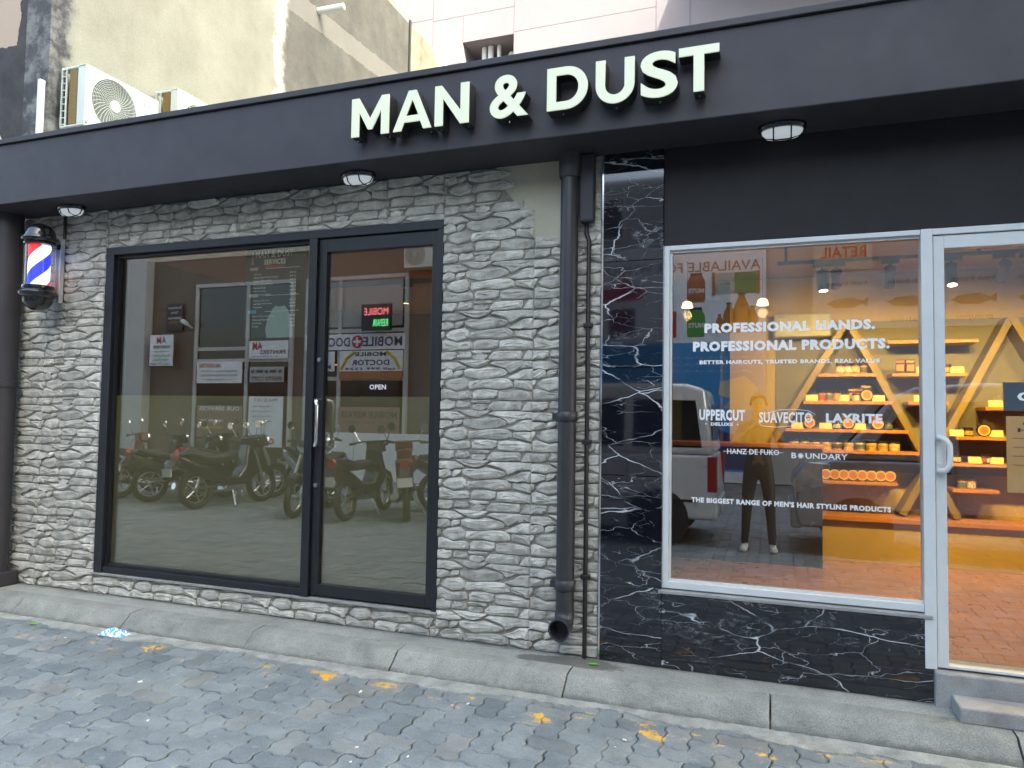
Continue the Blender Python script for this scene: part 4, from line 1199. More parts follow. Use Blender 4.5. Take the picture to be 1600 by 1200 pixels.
for x in (.33, .64, .87): stock('tin', x, 1.375, 'round tin leaning in front of a carton on ' + W2, 'tins on the third shelf', 2.88); stock('box', x, 1.375, 'dark carton behind a round tin on ' + W2, 'cartons on the third shelf', 3.0, 1.1)
for x in (.555, .955): stock('jar', x, 1.375, 'dark jar beside a round tin on ' + W2, 'dark jars on the third shelf', 2.9)
for i in range(2): stock('box', 1.05+i*.075, 1.86, 'gold-topped pouch on the shelf between the A-frames', 'pouches between the A-frames', 2.9)
card(1.22, 1.86, 'the shelf between the A-frames'); stock('orange', 1.32, 1.86, 'orange bottle beside the white mullion', 'bottle beside the mullion')
card(1.20, 1.62, 'the short shelf left of the mullion'); card(1.47, 1.86, 'the shelf right of the mullion')
stock('jar', 1.40, 1.86, 'dark jar just right of the white mullion', 'jar right of the mullion')
for i in range(2): stock('orange', 2.12+i*.065, 1.84, 'orange bottle on the upper right shelf', 'bottles on the upper right shelf', s=1.15)
for x in (2.29, 2.38): stock('box', x, 1.84, 'dark carton on the upper right shelf', 'cartons on the upper right shelf', s=1.25)
card(2.05, 1.84, W3)
for z, xs in ((1.58, (1.74, 1.99)), (1.335, (1.46, 1.74)), (1.115, (1.59, 1.74))):
    for x in xs: card(x, z, W3)
for x, z in ((1.85, 1.58), (1.65, 1.335)): stock('tin', x, z, 'round tin between price cards right of the mullion', 'tins right of the mullion', 2.88)
for x, z in ((1.93, 1.58), (1.55, 1.335), (1.46, 1.115), (1.66, 1.115), (1.68, 1.115)): stock('jar', x, z, 'low jar beside price cards right of the mullion', 'jars right of the mullion', 2.9)
for x in (1.50, 1.565): stock('orange', x, .90, 'small lit bottle on the lowest right shelf', 'bottles on the lowest right shelf')

# lamps of the room
M['bulb'] = em('bulb', (1.0, .72, .36), 2.5)
M['pend'] = em('pend', (1.0, .62, .22), .6, (.8, .6, .3))
M['lamp_grey'] = pm('lamp_grey', (.10, .11, .12), .4, .1, 10)
tr = thing('track_light', 'black ceiling track with grey cylinder spotlights in the retail room', 'track light', (.8, 1.5, 2.6))
MB().box(.05, 2.6, 1.485, 1.515, 2.56, 2.585).box(.10, .12, 1.49, 1.51, 2.585, 2.78).box(1.3, 1.32, 1.49, 1.51, 2.585, 2.78).box(2.5, 2.52, 1.49, 1.51, 2.585, 2.78).build('rail', M['black_plastic'], tr)
def spot_head(parent, x, y, z, tx, ty, tz, power, col=(1, .63, .17)):
    p = Vector((x, y, z-.10)); d = (Vector((tx, ty, tz))-p).normalized()
    a, b2 = p-d*.05, p+d*.10
    MB().cyl(a, b2, .038, 16).build('spot_head', M['lamp_grey'], parent, smooth=40)
    MB().box(x-.06, x+.06, y-.018, y+.018, z-.03, z-.001).cyl((x, y, z-.03), (x, y, z-.10), .008, 8).build('adapter', M['black_plastic'], parent)
    MB().cyl(b2+d*.0005, b2+d*.002, .028, 14).build('lens', M['bulb'], parent)
    ld_ = bpy.data.lights.new('spot_bulb', 'SPOT'); ld_.energy = power; ld_.color = col; ld_.spot_size = R(95); ld_.spot_blend = .8; ld_.shadow_soft_size = .03
    lo = bpy.data.objects.new('spot_bulb', ld_); C.objects.link(lo)
    lo.parent = parent
    lo.location = b2 + d*.02 - WL[parent]
    lo.rotation_euler = (-d).to_track_quat('Z', 'Y').to_euler()
for x, tx, tz in ((.44, .45, 1.5), (.78, .9, 1.1), (1.45, 1.5, 1.4), (1.60, 2.1, 1.2), (2.3, 2.3, .8)):
    spot_head(tr, x, 1.5, 2.56, tx, 3.1, tz, 17)
for x, tx, ty in ((.35, .5, 1.2), (1.15, 1.1, .9), (2.0, 1.9, 1.1)):  # extra heads added to the track to brighten the floor
    spot_head(tr, x, 1.5, 2.56, tx, ty, FZ, 13)
for x, y, lab in ((-.66, 2.2, 'small glowing pendant lamp at the left edge of the display window'), (-.055, 2.2, 'small glowing pendant lamp near the middle of the display window')):
    t = thing('pendant_lamp', lab, 'lamp', (x, y, 2.38), 'pendant lamps over the counter')
    MB().lathe([(.048, 2.385), (.036, 2.43), (.014, 2.44)], (x, y, 0), n=18).build('shade', M['pend'], t, smooth=40)
    MB().cyl((x, y, 2.445), (x, y, 2.779), .004, 6).build('cord', M['black_plastic'], t)
    ld_ = bpy.data.lights.new('pendant_bulb', 'POINT'); ld_.energy = .3; ld_.color = (1, .62, .25); ld_.shadow_soft_size = .04
    lo = bpy.data.objects.new('pendant_bulb', ld_); C.objects.link(lo); lo.parent = t; lo.location = (0, 0, -.06)
u = thing('wall_air_conditioner', 'white indoor air conditioner high on the wall behind the counter', 'air conditioner', (.0, 3.05, 2.2))
MB().box(.03, .52, 2.98, 3.155, 2.20, 2.42).build('body', M['grey_plastic'], u, bevel=.02)
MB().box(.05, .50, 2.970, 2.979, 2.21, 2.235).build('louvre', M['grey_plastic'], u)

# ------------------------------------------------------------------ dim salon behind the black shopfront
sal = thing('salon_room', 'dim barber salon seen through the tinted black-framed shopfront', 'room', (-3.3, 2.5, FZ))
M['salon_wall'] = pm('salon_wall', (.15, .13, .10), .8, .12, 2)
MB().box(-5.5, -1.05, .2, 5.0, FZ-.06, FZ-.005).build('floor', M['wood_floor'], sal)
MB().box(-5.5, -1.05, .2, 5.0, 2.85, 2.92).build('ceiling', pm('salon_ceil', (.40, .31, .19), .8, .05, 2), sal)
MB().box(-5.5, -1.05, 4.9, 5.0, FZ, 2.85).box(-5.56, -5.5, .2, 5.0, FZ, 2.85).box(-1.05, -.985, .2, 5.0, FZ, 2.85).build('wall', M['salon_wall'], sal)
tr2 = thing('salon_track_light', 'pair of small track spotlights on the salon ceiling', 'track light', (-2.9, 2.6, 2.8))
MB().box(-4.6, -2.3, 2.585, 2.615, 2.80, 2.849).build('rail', M['black_plastic'], tr2)
for x in (-3.55, -3.05): spot_head(tr2, x, 2.6, 2.80, x-.3, 2.9,   .5, 24, (1, .75, .45))
ch = thing('barber_chair', 'red and black barber chair standing in the dim salon', 'chair', (-2.75, 3.1, FZ))
cx, cy = -2.75, 3.1
MB().box(cx-.27, cx+.27, cy-.28, cy+.22, FZ+.48, FZ+.62).build('seat', flat('red_leather', (.30, .015, .015), .35), ch, bevel=.05, seg=3)
MB().box(cx-.26, cx+.26, cy+.2, cy+.32, FZ+.60, FZ+1.25).build('backrest', M['red_leather'], ch, bevel=.05, seg=3)
MB().box(cx-.13, cx+.13, cy+.22, cy+.32, FZ+1.28, FZ+1.45).build('headrest', M['gloss_black'], ch, bevel=.03)
MB().cyl((cx, cy, FZ+.06), (cx, cy, FZ+.48), .07, 16).lathe([(.3, FZ), (.3, FZ+.03), (.1, FZ+.06)], (cx, cy, 0), n=24).build('pedestal', M['chrome'], ch, smooth=40)
for s_ in (-1, 1): MB().box(cx+s_*.29-.04, cx+s_*.29+.04, cy-.22, cy+.24, FZ+.76, FZ+.82).box(cx+s_*.29-.02, cx+s_*.29+.02, cy-.02, cy+.04, FZ+.55, FZ+.759).build('armrest', M['gloss_black'], ch, bevel=.015)
mr = thing('styling_mirror', 'wall mirror with a warm strip light in the dim salon', 'mirror', (-3.6, 4.88, 1.2))
MB().box(-4.2, -3.4, 4.87, 4.899, 1.1, 2.1).build('glass', M['chrome'], mr)
MB().box(-3.36, -3.30, 4.86, 4.899, 1.0, 2.2).build('strip_light', em('strip_warm', (1, .66, .22), 1.0), mr)
# ------------------------------------------------------------------ the other side of the street (seen mirrored in the glass)
M['opp_brown'] = pm('opp_brown', (.15, .125, .095), .85, .12, 2)
M['opp_light'] = pm('opp_light', (.46, .46, .44), .85, .08, 2)
M['opp_cream'] = pm('opp_cream', (.50, .46, .36), .85, .08, 2)
M['tower'] = pm('tower', (.42, .42, .40), .85, .08, .5)
M['print_black'] = flat('print_black', (.03, .03, .03))
navy = flat('navy', (.03, .045, .14)); red = flat('sign_red', (.45, .03, .03)); orange = flat('sign_orange', (.40, .15, .05)); blue = flat('mural_blue', (.05, .27, .56)); white = flat('sign_white', (.74, .75, .76))
OY = -10.5
def win_grid(parent, y, x0, x1, z0, z1, nx, nz, back=True):
    wx, wz = (x1-x0)/nx, (z1-z0)/nz
    for i in range(nx):
        for j in range(nz):
            a, b_ = x0+i*wx+wx*.2, x0+(i+1)*wx-wx*.2
            c_, d_ = z0+j*wz+wz*.28, z0+(j+1)*wz-wz*.2
            f = MB().box(a-.06, b_+.06, y+.001, y+.06, c_-.06, c_).box(a-.06, b_+.06, y+.001, y+.06, d_, d_+.06).box(a-.06, a, y+.001, y+.06, c_, d_).box(b_, b_+.06, y+.001, y+.06, c_, d_).build('window', M['white_paint'], parent)
            MB().box(a, b_, y+.002, y+.012, c_, d_).build('pane', M['pane_dark'], f)
ob = thing('print_shop_building', 'building across the street with a printing shop and a phone repair shop', 'building', (-11, OY-4, 0))
MB().box(-26, -5.6, OY-9, OY, 0, 5.4).build('ground_floor', M['opp_brown'], ob)
MB().box(-26, -5.6, OY-9, OY+.02, 5.401, 7.6).build('upper_floors', M['opp_cream'], ob)
MB().box(-16.35, -15.4, OY+.001, OY+.25, 0, 5.4).build('pillar', M['opp_light'], ob)
win_grid(ob, OY+.02, -25.5, -6, 5.6, 7.5, 7, 1)
tb = thing('rear_house', 'low pale house behind the advertising wall across the street', 'building', (4, -19, 0))
MB().box(-5.6, 9.5, -25, -13.62, 0, 7.4).build('wall', M['tower'], tb)
win_grid(tb, -13.62, -5.4, 9.3, 5.4, 7.3, 6, 1)
ct = thing('corner_block', 'tall apartment block further right that keeps the street in shade', 'building', (26, -15, 0))  # unseen occluder, added to keep sun off the shopfront and street
MB().box(10, 42, -26, -5, 0, 30).build('wall', M['tower'], ct)
win_grid(ct, -5, 10.5, 41.5, 1, 29.5, 8, 8)
# print shop front
def frame(parent, x0, x1, z0, z1, y, xs=(), zs=(), t=.09):
    b_ = MB().box(x0, x0+t, y, y+.08, z0, z1).box(x1-t, x1, y, y+.08, z0, z1).box(x0+t, x1-t, y, y+.08, z1-t, z1)
    for x in xs: b_.box(x-t/2, x+t/2, y, y+.075, z0, z1-t)
    for z in zs: b_.box(x0+t, x1-t, y, y+.07, z-t/2, z+t/2)
    f = b_.build('shopfront', M['opp_light'], parent)
    MB().box(x0+t*.5, x1-t*.5, y+.01, y+.03, z0, z1-t*.5).build('pane', M['pane_dark'], f)
    return f
frame(ob, -13.9, -10.9, .1, 4.72, OY+.001, (-12.25,), (3.05, 2.75))
def board(name, label, x0, x1, z0, z1, y, mat, lines=(), group=None, th=.03):
    t = thing(name, label, 'sign', ((x0+x1)/2, y, z0), group)
    MB().box(x0, x1, y, y+th, z0, z1).build('board', mat, t)
    by = {}
    for (body, a, b_, c_, d_, mt, bo) in lines: by.setdefault(mt.name, (mt, []))[1].append((body, a, b_, c_, d_, bo))
    for mt, ls in by.values():
        q = MB()
        for body, a, b_, c_, d_, bo in ls: q.text(body, x0+(x1-x0)*a, x0+(x1-x0)*b_, z0+(z1-z0)*c_, z0+(z1-z0)*d_, y+th+.004, back=True, bold=bo)
        q.build('lettering', mt, t)
    return t
pb = M['print_black']; green = flat('sign_green', (.05, .28, .10))
board('hanging_sign', 'black tailor sign with pale lettering on the brown wall across the street', -14.85, -14.3, 3.55, 4.25, OY+.05, flat('sign_black', (.025, .02, .025)), [('Dhoshimeyna', .1, .9, .78, .90, white, .01), ('Tailors', .3, .7, .62, .73, white, .01), ('Dhoshimeyna', .1, .9, .40, .52, white, .01), ('Tailor Shop', .15, .85, .25, .36, flat('gold', (.5, .35, .12)), .01)])
board('shop_board', 'white AM PRINTERS board on the brown wall across the street', -15.15, -14.4, 2.62, 3.42, OY+.26, white, [('A', .52, .72, .72, .93, green, .04), ('M', .30, .50, .72, .93, red, .04), ('PRINTERS', .15, .88, .55, .66, pb, .02), ('Computer', .15, .88, .42, .50, pb, .0), ('PHOTOCOPY', .1, .9, .27, .36, green, .02), ('PRINTING', .15, .85, .15, .23, green, .02), ('CALL 777 0000', .05, .95, .02, .10, pb, .02)])
board('window_board', 'white and yellow printers price board in the print shop window', -13.75, -12.35, 2.18, 2.72, OY+.085, white, [('AM PRINTERS', .05, .55, .72, .92, orange, .03), ('printing photocopy scan laminate', .1, .9, .50, .62, pb, 0), ('binding thermal copies envelopes', .1, .9, .30, .42, pb, 0), ('name cards passport photo', .2, .8, .10, .22, pb, 0)])
board('transom_board', 'AM PRINTERS board above the print shop door', -12.15, -11.0, 2.78, 3.22, OY+.085, white, [('AM', .1, .35, .5, .95, red, .03), ('PRINTERS', .3, .95, .25, .48, pb, .02), ('copy print scan', .1, .9, .06, .16, navy, 0)])
board('door_board', 'PHOTO COPY notice on the print shop door', -12.1, -11.1, 2.2, 2.58, OY+.085, flat('notice_grey', (.40, .40, .40)), [('PHOTO COPY', .05, .95, .08, .38, pb, .03), ('~ ~~ ~ ~~ ~', .05, .95, .55, .85, pb, .04)])
board('services_board', 'red and orange OUR SERVICES poster low on the print shop front', -13.7, -12.3, .75, 1.62, OY+.085, flat('poster_red', (.20, .13, .10)), [('OUR SERVICES', .05, .95, .85, .97, white, .03), ('copy  print  scan', .1, .6, .5, .62, white, .02), ('laminating', .1, .6, .3, .42, flat('sign_yellow', (.6, .42, .05)), .02)])
board('list_board', 'white price list with a red foot on the print shop door', -12.1, -11.1, .62, 1.85, OY+.085, white, [('PRICE LIST', .15, .85, .9, .96, navy, .02), ('single page copy', .1, .7, .78, .83, navy, 0), ('double page copy', .1, .7, .68, .73, navy, 0), ('colour print page', .1, .7, .58, .63, navy, 0), ('photo paper print', .1, .7, .48, .53, navy, 0), ('CALL', .2, .8, .05, .18, red, .05)])
# phone repair shop
pf = frame(ob, -10.55, -7.75, .1, 4.7, OY+.002, (-9.55,), (3.4, 2.28))
MB().box(-10.4, -7.9, OY+.04, OY+.05, 3.5, 4.6).build('blind', flat('blind_grey', (.32, .33, .32)), pf)
q = board('phone_shop_banner', 'white MOBILE + DOCTOR banner over the phone repair shop', -10.5, -7.8, 2.95, 3.32, OY+.09, white, [('MOBILE', .60, .98, .2, .8, navy, .02), ('DOCTOR', .06, .47, .2, .8, navy, .02)])
MB().cyl((-9.03, OY+.12, 3.135), (-9.03, OY+.13, 3.135), .15, 24).build('red_disc', red, q)
MB().box(-9.06, -9.0, OY+.131, OY+.136, 3.03, 3.24).box(-9.135, -8.925, OY+.1311, OY+.1361, 3.105, 3.165).build('white_cross', white, q)
q = board('arch_sign', 'white MOBILE DOCTOR board with a yellow arch and orange foot', -9.5, -7.85, 2.45, 2.93, OY+.085, white, [('MOBILE', .25, .75, .72, .92, pb, .03), ('DOCTOR', .2, .8, .28, .55, pb, .03), ('call 999 1234', .1, .9, .06, .18, pb, .03)])
MB().tube([(-9.45, OY+.12, 2.5), (-9.3, OY+.12, 2.75), (-9.1, OY+.12, 2.9)], .035, 8).tube([(-7.9, OY+.12, 2.5), (-8.05, OY+.12, 2.75), (-8.25, OY+.12, 2.9)], .035, 8).build('yellow_arch', M['sign_yellow'], q)
MB().box(-9.5, -7.85, OY+.085, OY+.115, 2.27, 2.445).build('orange_foot', orange, q)
board('repair_poster', 'red MOBILE REPAIR poster in the phone shop window', -9.5, -7.9, .95, 1.62, OY+.085, flat('poster_rust', (.26, .15, .11)), [('MOBILE REPAIR', .03, .97, .62, .86, pb, .03), ('unlock  screen  battery', .1, .9, .40, .52, pb, 0)])
board('side_notice', 'small white notice on the left pane of the phone shop', -10.45, -9.65, 2.45, 2.92, OY+.085, white, [('MOB', .3, .9, .1, .35, navy, .02)])
t = thing('led_sign', 'black LED box sign with red MOBILE and green REPAIR letters', 'sign', (-8.2, OY+.3, 3.35))
MB().box(-8.75, -8.0, OY+.35, OY+.43, 3.35, 3.95).build('case', M['black_plastic'], t)
MB().text('MOBILE', -8.68, -8.06, 3.70, 3.86, OY+.433, back=True, bold=.0).build('red_lettering', em('led_red', (1, .05, .08), .5), t)
MB().text('REPAIR', -8.45, -8.06, 3.44, 3.60, OY+.433, back=True, bold=.0).build('green_lettering', em('led_green', (.05, 1, .2), .5), t)
MB().box(-8.4, -8.36, OY+.05, OY+.349, 3.9, 3.94).build('bracket', M['steel'], t)
MB().box(-10.4, -9.6, OY+.035, OY+.038, 2.6, 2.62).build('lamp_strip', em('shop_glow', (1, .62, .3), .6), pf)
bx0 = MB().box(-.30, .30, -.2, .2, 0, .17).mesh('carton', white)
for i in range(5):
    for j in range(6):
        o = put('carton', bx0, None, (-9.6+i*.62, OY+.55, j*.172))
        tag(o, 'flat white carton in the stack in front of the phone shop', 'box', 'cartons stacked in front of the phone shop')
def ac_back(x, z):
    t = thing('air_conditioner', 'outdoor air conditioner on the brown wall across the street', 'air conditioner', (x+.4, OY+.2, z))
    MB().box(x, x+.8, OY+.05, OY+.33, z, z+.6).build('casing', M['ac_white'], t, bevel=.01)
    g_ = MB()
    for i in range(1, 9): g_.torus((x+.28, OY+.335, z+.3), (0, 1, 0), .03*i, .004, 28, 4)
    g_.build('fan_grille', M['ac_dark'], t)
    MB().cyl((x+.28, OY+.33, z+.3), (x+.28, OY+.345, z+.3), .05, 18).build('fan_cap', M['ac_white'], t)
    MB().text('LG', x+.6, x+.74, z+.42, z+.52, OY+.333, back=True).build('lettering', red, t)
ac_back(-7.75, 4.75)
cm = thing('security_camera', 'white bullet camera on the brown wall across the street', 'camera', (-14.1, OY+.1, 3.7))
MB().cyl((-14.25, OY+.14, 3.78), (-13.98, OY+.3, 3.70), .06, 12).cyl((-14.05, OY, 3.6), (-14.05, OY+.18, 3.68), .03, 10).build('body', M['white_plastic'], cm, smooth=40)

# advertising wall
MY = -13.5
mw = thing('mural_wall', 'advertising wall across the street, white above and blue below', 'wall', (-2, MY, 0))
MB().box(-5.5, -.08, MY-.1, MY, 0, 5.6).build('wall', white, mw)
MB().box(-5.5, -.08, MY+.0005, MY+.004, .25, 3.28).build('blue_field', blue, mw)
MB().prism([(-5.4, .3), (-.1, .3), (-.1, .9), (-1.2, 1.25), (-2.6, .95), (-5.4, 1.5)], (0, MY+.0085, 0), (1, 0, 0), (0, 0, 1), .004).build('dark_wave', navy, mw)
MB().prism([(-1.1, 2.35), (-.55, 2.5), (-.25, 2.2), (-.2, 1.75), (-.7, 1.65), (-1.05, 1.75), (-.85, 1.95), (-1.15, 2.05)], (0, MY+.009, 0), (1, 0, 0), (0, 0, 1), .004).build('pale_blot', M['opp_cream'], mw)
q = MB().text('AVAILABLE FOR WHOLESALE', -4.6, -.2, 4.98, 5.22, MY+.003, back=True, bold=.01)
q.build('lettering', flat('sign_brown', (.18, .13, .10)), mw)
q = MB()
for i in range(5):
    for j in range(3): q.text(random.choice(['~ ^ ~ ^~', '^~ ~^ ~', '~^^ ~ ~']), -.4-i*.55-.45, -.4-i*.55, 2.78+j*.16-.2, 2.84+j*.16-.2, MY+.006, back=True, bold=.03)
q.build('script_lettering', flat('script_pale', (.45, .55, .66)), mw)
def bottle(x, z, h, mat, cap):
    r = h*.2
    b_ = MB()
    for s_ in (0,):
        prof = [(-r, 0), (r, 0), (r, h*.55), (r*.75, h*.72), (r*.38, h*.88), (r*.38, h*.93), (-r*.38, h*.93), (-r*.38, h*.88), (-r*.75, h*.72), (-r, h*.55)]
    b_.prism(prof[::-1], (x, MY+.0005, z), (-1, 0, 0), (0, 0, 1), -.004).build('printed_bottle', mat, mw)
    MB().box(x-r*.45, x+r*.45, MY+.0005, MY+.005, z+h*.935, z+h).build('printed_cap', cap, mw)
amber = flat('amber', (.42, .17, .04)); dkg = flat('dark_green', (.03, .06, .04)); rust = flat('rust_print', (.36, .12, .05)); grn = flat('leaf_print', (.10, .30, .05)); pkg = flat('pack_green', (.03, .25, .10)); beige = flat('beige_print', (.42, .43, .36))
for x, z, h in ((-.38, 3.5, .62), (-.62, 3.5, .95), (-.90, 3.5, .72), (-1.12, 3.5, .45)): bottle(x, z, h, amber, dkg)
for z, mt in ((4.25, rust), (3.42, grn)):
    MB().prism([(-.19, 0), (.19, 0), (.21, .1), (.21, .5), (.17, .58), (.14, .64), (-.14, .64), (-.17, .58), (-.21, .5), (-.21, .1)], (-1.66, MY+.0005, z), (1, 0, 0), (0, 0, 1), -.004).build('printed_jar', mt, mw)
    MB().box(-1.80, -1.52, MY+.0005, MY+.005, z+.645, z+.71).build('printed_lid', dkg, mw)
    MB().text('NUTS', -1.84, -1.48, z+.22, z+.34, MY+.007, back=True, bold=.04).build('lettering', white, mw)
MB().box(-.78, -.30, MY+.0005, MY+.004, 4.42, 4.93).build('printed_pack', pkg, mw); MB().box(-1.22, -.781, MY+.0005, MY+.004, 4.42, 4.93).build('printed_pack', beige, mw)
MB().box(-.299, -.22, MY+.0005, MY+.004, 4.40, 4.95).box(-1.30, -1.221, MY+.0005, MY+.004, 4.40, 4.95).build('printed_pack_edge', amber, mw)
MB().box(-2.45, -2.12, MY+.0005, MY+.004, 3.42, 4.05).build('printed_pack', red, mw)
MB().box(-3.75, -3.10, MY+.0005, MY+.004, 3.42, 4.15).build('printed_pack', flat('pack_maroon', (.16, .02, .03)), mw)
MB().prism([(-.5, 0), (.5, .05), (.62, .3), (.3, .42), (0, .75), (-.1, .4), (-.55, .35)], (-3.45, MY+.0005, 4.3), (1, 0, 0), (0, 0, 1), -.004).build('printed_fruit', red, mw)
fb = thing('fish_board', 'pale board with printed fish across the street', 'sign', (4, MY+.3, 3.4))
MB().box(.9, 7.0, MY+.25, MY+.3, 3.5, 4.75).build('board', flat('board_grey', (.45, .45, .44)), fb)
fish = [(-.42, .0), (-.25, .10), (.1, .13), (.3, .05), (.42, .13), (.40, -.08), (.3, -.02), (.1, -.10), (-.25, -.09)]
for i, x in enumerate((1.6, 2.8, 4.0, 5.2, 6.3)):
    MB().prism(fish, (x, MY+.304, 4.05), (1, 0, 0), (0, 0, 1), -.003).build('printed_fish', flat('fish_brown', (.16, .13, .11)), fb)
    MB().text(['skipjack', 'wahoo', 'grouper', 'snapper', 'tuna'][i], x-.35, x+.35, 3.62, 3.72, MY+.3035, back=True).text('fresh frozen', x-.4, x+.4, 4.45, 4.55, MY+.3035, back=True).build('lettering', pb, fb)
board('retail_board', 'cream board with red RETAIL lettering across the street', .95, 2.1, 4.8, 5.5, MY+.25, M['opp_cream'], [('RETAIL', .1, .9, .4, .75, red, .02)])
# ------------------------------------------------------------------ vehicles and the photographer
def make_van(name, label, bodymat):
    """local: nose towards -x, length 3.4; origin on the road under the middle"""
    t = thing(name, label, 'van')
    hw = .735
    lower = [(-1.66, .30), (-1.70, .45), (-1.68, .78), (-1.55, .98), (-1.30, 1.04), (1.66, 1.04), (1.70, .60), (1.68, .30)]
    upper = [(-1.30, 1.04), (-.72, 1.72), (-.50, 1.82), (.0, 1.86), (1.35, 1.86), (1.56, 1.80), (1.66, 1.04)]
    b_ = MB()
    def loft(prof, w0, w1, z0, z1):
        n = len(prof)
        def wd(z): return w0+(w1-w0)*max(0, min(1, (z-z0)/(z1-z0)))
        b_.add([(x, -wd(z), z) for x, z in prof] + [(x, wd(z), z) for x, z in prof],
               [tuple(range(n)), tuple(range(n, 2*n))[::-1]] + [(i, n+i, n+(i+1) % n, (i+1) % n) for i in range(n)])
    loft(lower, hw, hw, 0, 1); loft(upper, hw-.002, hw-.11, 1.04, 1.86)
    body = b_.build('body', bodymat, t, bevel=.045, seg=3)
    def wd(z): return hw-.002-.11*(z-1.04)/.82
    for s_ in (-1, 1):
        for poly in ([(-.98, 1.12), (-.62, 1.60), (-.22, 1.66), (-.22, 1.12)], [(-.14, 1.12), (-.14, 1.66), (.66, 1.68), (.66, 1.12)], [(.76, 1.12), (.76, 1.68), (1.46, 1.66), (1.54, 1.12)]):
            q = MB()
            a = [(x, s_*(wd(z)+.004), z) for x, z in poly]; c_ = [(x, s_*(wd(z)-.03), z) for x, z in poly]
            q.add(a+c_, [(0, 1, 2, 3), (7, 6, 5, 4)] + [(i, (i+1) % 4, 4+(i+1) % 4, 4+i) for i in range(4)])
            q.build('side_window', M['pane_dark'], t)
        MB().box(-1.0, 1.5, s_*(hw+.001), s_*(hw+.012), .50, .53).build('side_moulding', M['gloss_black'], t)
        MB().box(-.18, -.172, s_*(hw-.01), s_*(hw+.0015), .36, 1.03).box(.70, .708, s_*(hw-.01), s_*(hw+.0015), .36, 1.03).build('door_gap', M['rubber'], t)
        MB().box(-.36, -.22, s_*(hw+.001), s_*(hw+.02), .92, .95).build('door_handle', M['chrome'], t)
        MB().box(1.60, 1.705, s_*(hw-.12), s_*(hw+.004), .62, 1.02).build('tail_lamp', flat('lamp_red', (.30, .01, .015), .2), t, bevel=.01)
        hl = MB().prism([(-1.705, .66), (-1.36, .76), (-1.34, .99), (-1.55, 1.0), (-1.69, .84)], (0, s_*(hw-.06), 0), (1, 0, 0), (0, 0, 1), -.068*s_).build('headlamp', pm('headlamp', (.55, .57, .60), .1, .3, 14, metal=.6), t, bevel=.01)
        for x in (-1.08, 1.05):
            MB().cyl((x, s_*(hw-.06), .30), (x, s_*(hw+.003), .30), .345, 28).build('wheel_arch', M['rubber'], t)
            wh = MB().torus((x, s_*(hw-.075), .275), (0, 1, 0), .205, .07, 28, 10).build('wheel', M['rubber'], t, smooth=60)
            rm = MB().cyl((x, s_*(hw-.10), .275), (x, s_*(hw-.03), .275), .165, 24).build('rim', M['steel'], wh)
            MB().cyl((x, s_*(hw-.03), .275), (x, s_*(hw-.015), .275), .05, 14).build('hub', M['chrome'], wh)
            sl = MB()
            for k in range(8):
                a = 2*math.pi*k/8
                sl.cyl((x+.115*math.cos(a), s_*(hw-.031), .275+.115*math.sin(a)), (x+.115*math.cos(a), s_*(hw-.027), .275+.115*math.sin(a)), .026, 8)
            sl.build('rim_slot', M['rubber'], wh)
        MB().box(-1.02, -.92, s_*(hw+.02), s_*(hw+.17), 1.10, 1.26).box(-.98, -.95, s_*(hw-.08), s_*(hw+.021), 1.12, 1.15).build('mirror', M['gloss_black'], t, bevel=.02)
    q = MB().add([(-1.225, -.62, 1.135), (-1.225, .62, 1.135), (-.80, .56, 1.635), (-.80, -.56, 1.635), (-1.21, -.62, 1.125), (-1.21, .62, 1.125), (-.785, .56, 1.625), (-.785, -.56, 1.625)],
                 [(0, 1, 2, 3), (7, 6, 5, 4), (0, 4, 5, 1), (1, 5, 6, 2), (2, 6, 7, 3), (3, 7, 4, 0)])
    q.xform(Matrix.Translation((-.012, 0, .012))).build('windscreen', M['pane_dark'], t)
    MB().box(1.60, 1.72, -hw+.02, hw-.02, .30, .52).build('rear_bumper', bodymat, t, bevel=.03)
    MB().box(-1.74, -1.62, -hw+.02, hw-.02, .28, .52).build('front_bumper', bodymat, t, bevel=.03)
    MB().box(1.62, 1.628, -.5, .5, 1.12, 1.62).xform(Matrix.Translation((.012, 0, 0))).build('rear_window', M['pane_dark'], t)
    MB().box(1.722, 1.728, -.2, .2, .34, .44).build('number_plate', M['white_paint'], t)
    return t
silver = pm('silver_paint', (.64, .64, .63), .3, .05, 3, metal=.12, coat=.6, space='Object')
grey_car = pm('grey_paint', (.30, .31, .325), .25, .05, 3, metal=.4, coat=.6, space='Object')
v1 = make_van('parked_van', 'silver microvan parked behind the photographer, its tail beside him', silver)
v1.location = (-2.27, -5.15, 0)
v2 = make_van('parked_van', 'dark grey microvan parked behind the photographer, its nose beside him', grey_car)
v2.location = (1.95, -5.12, 0)

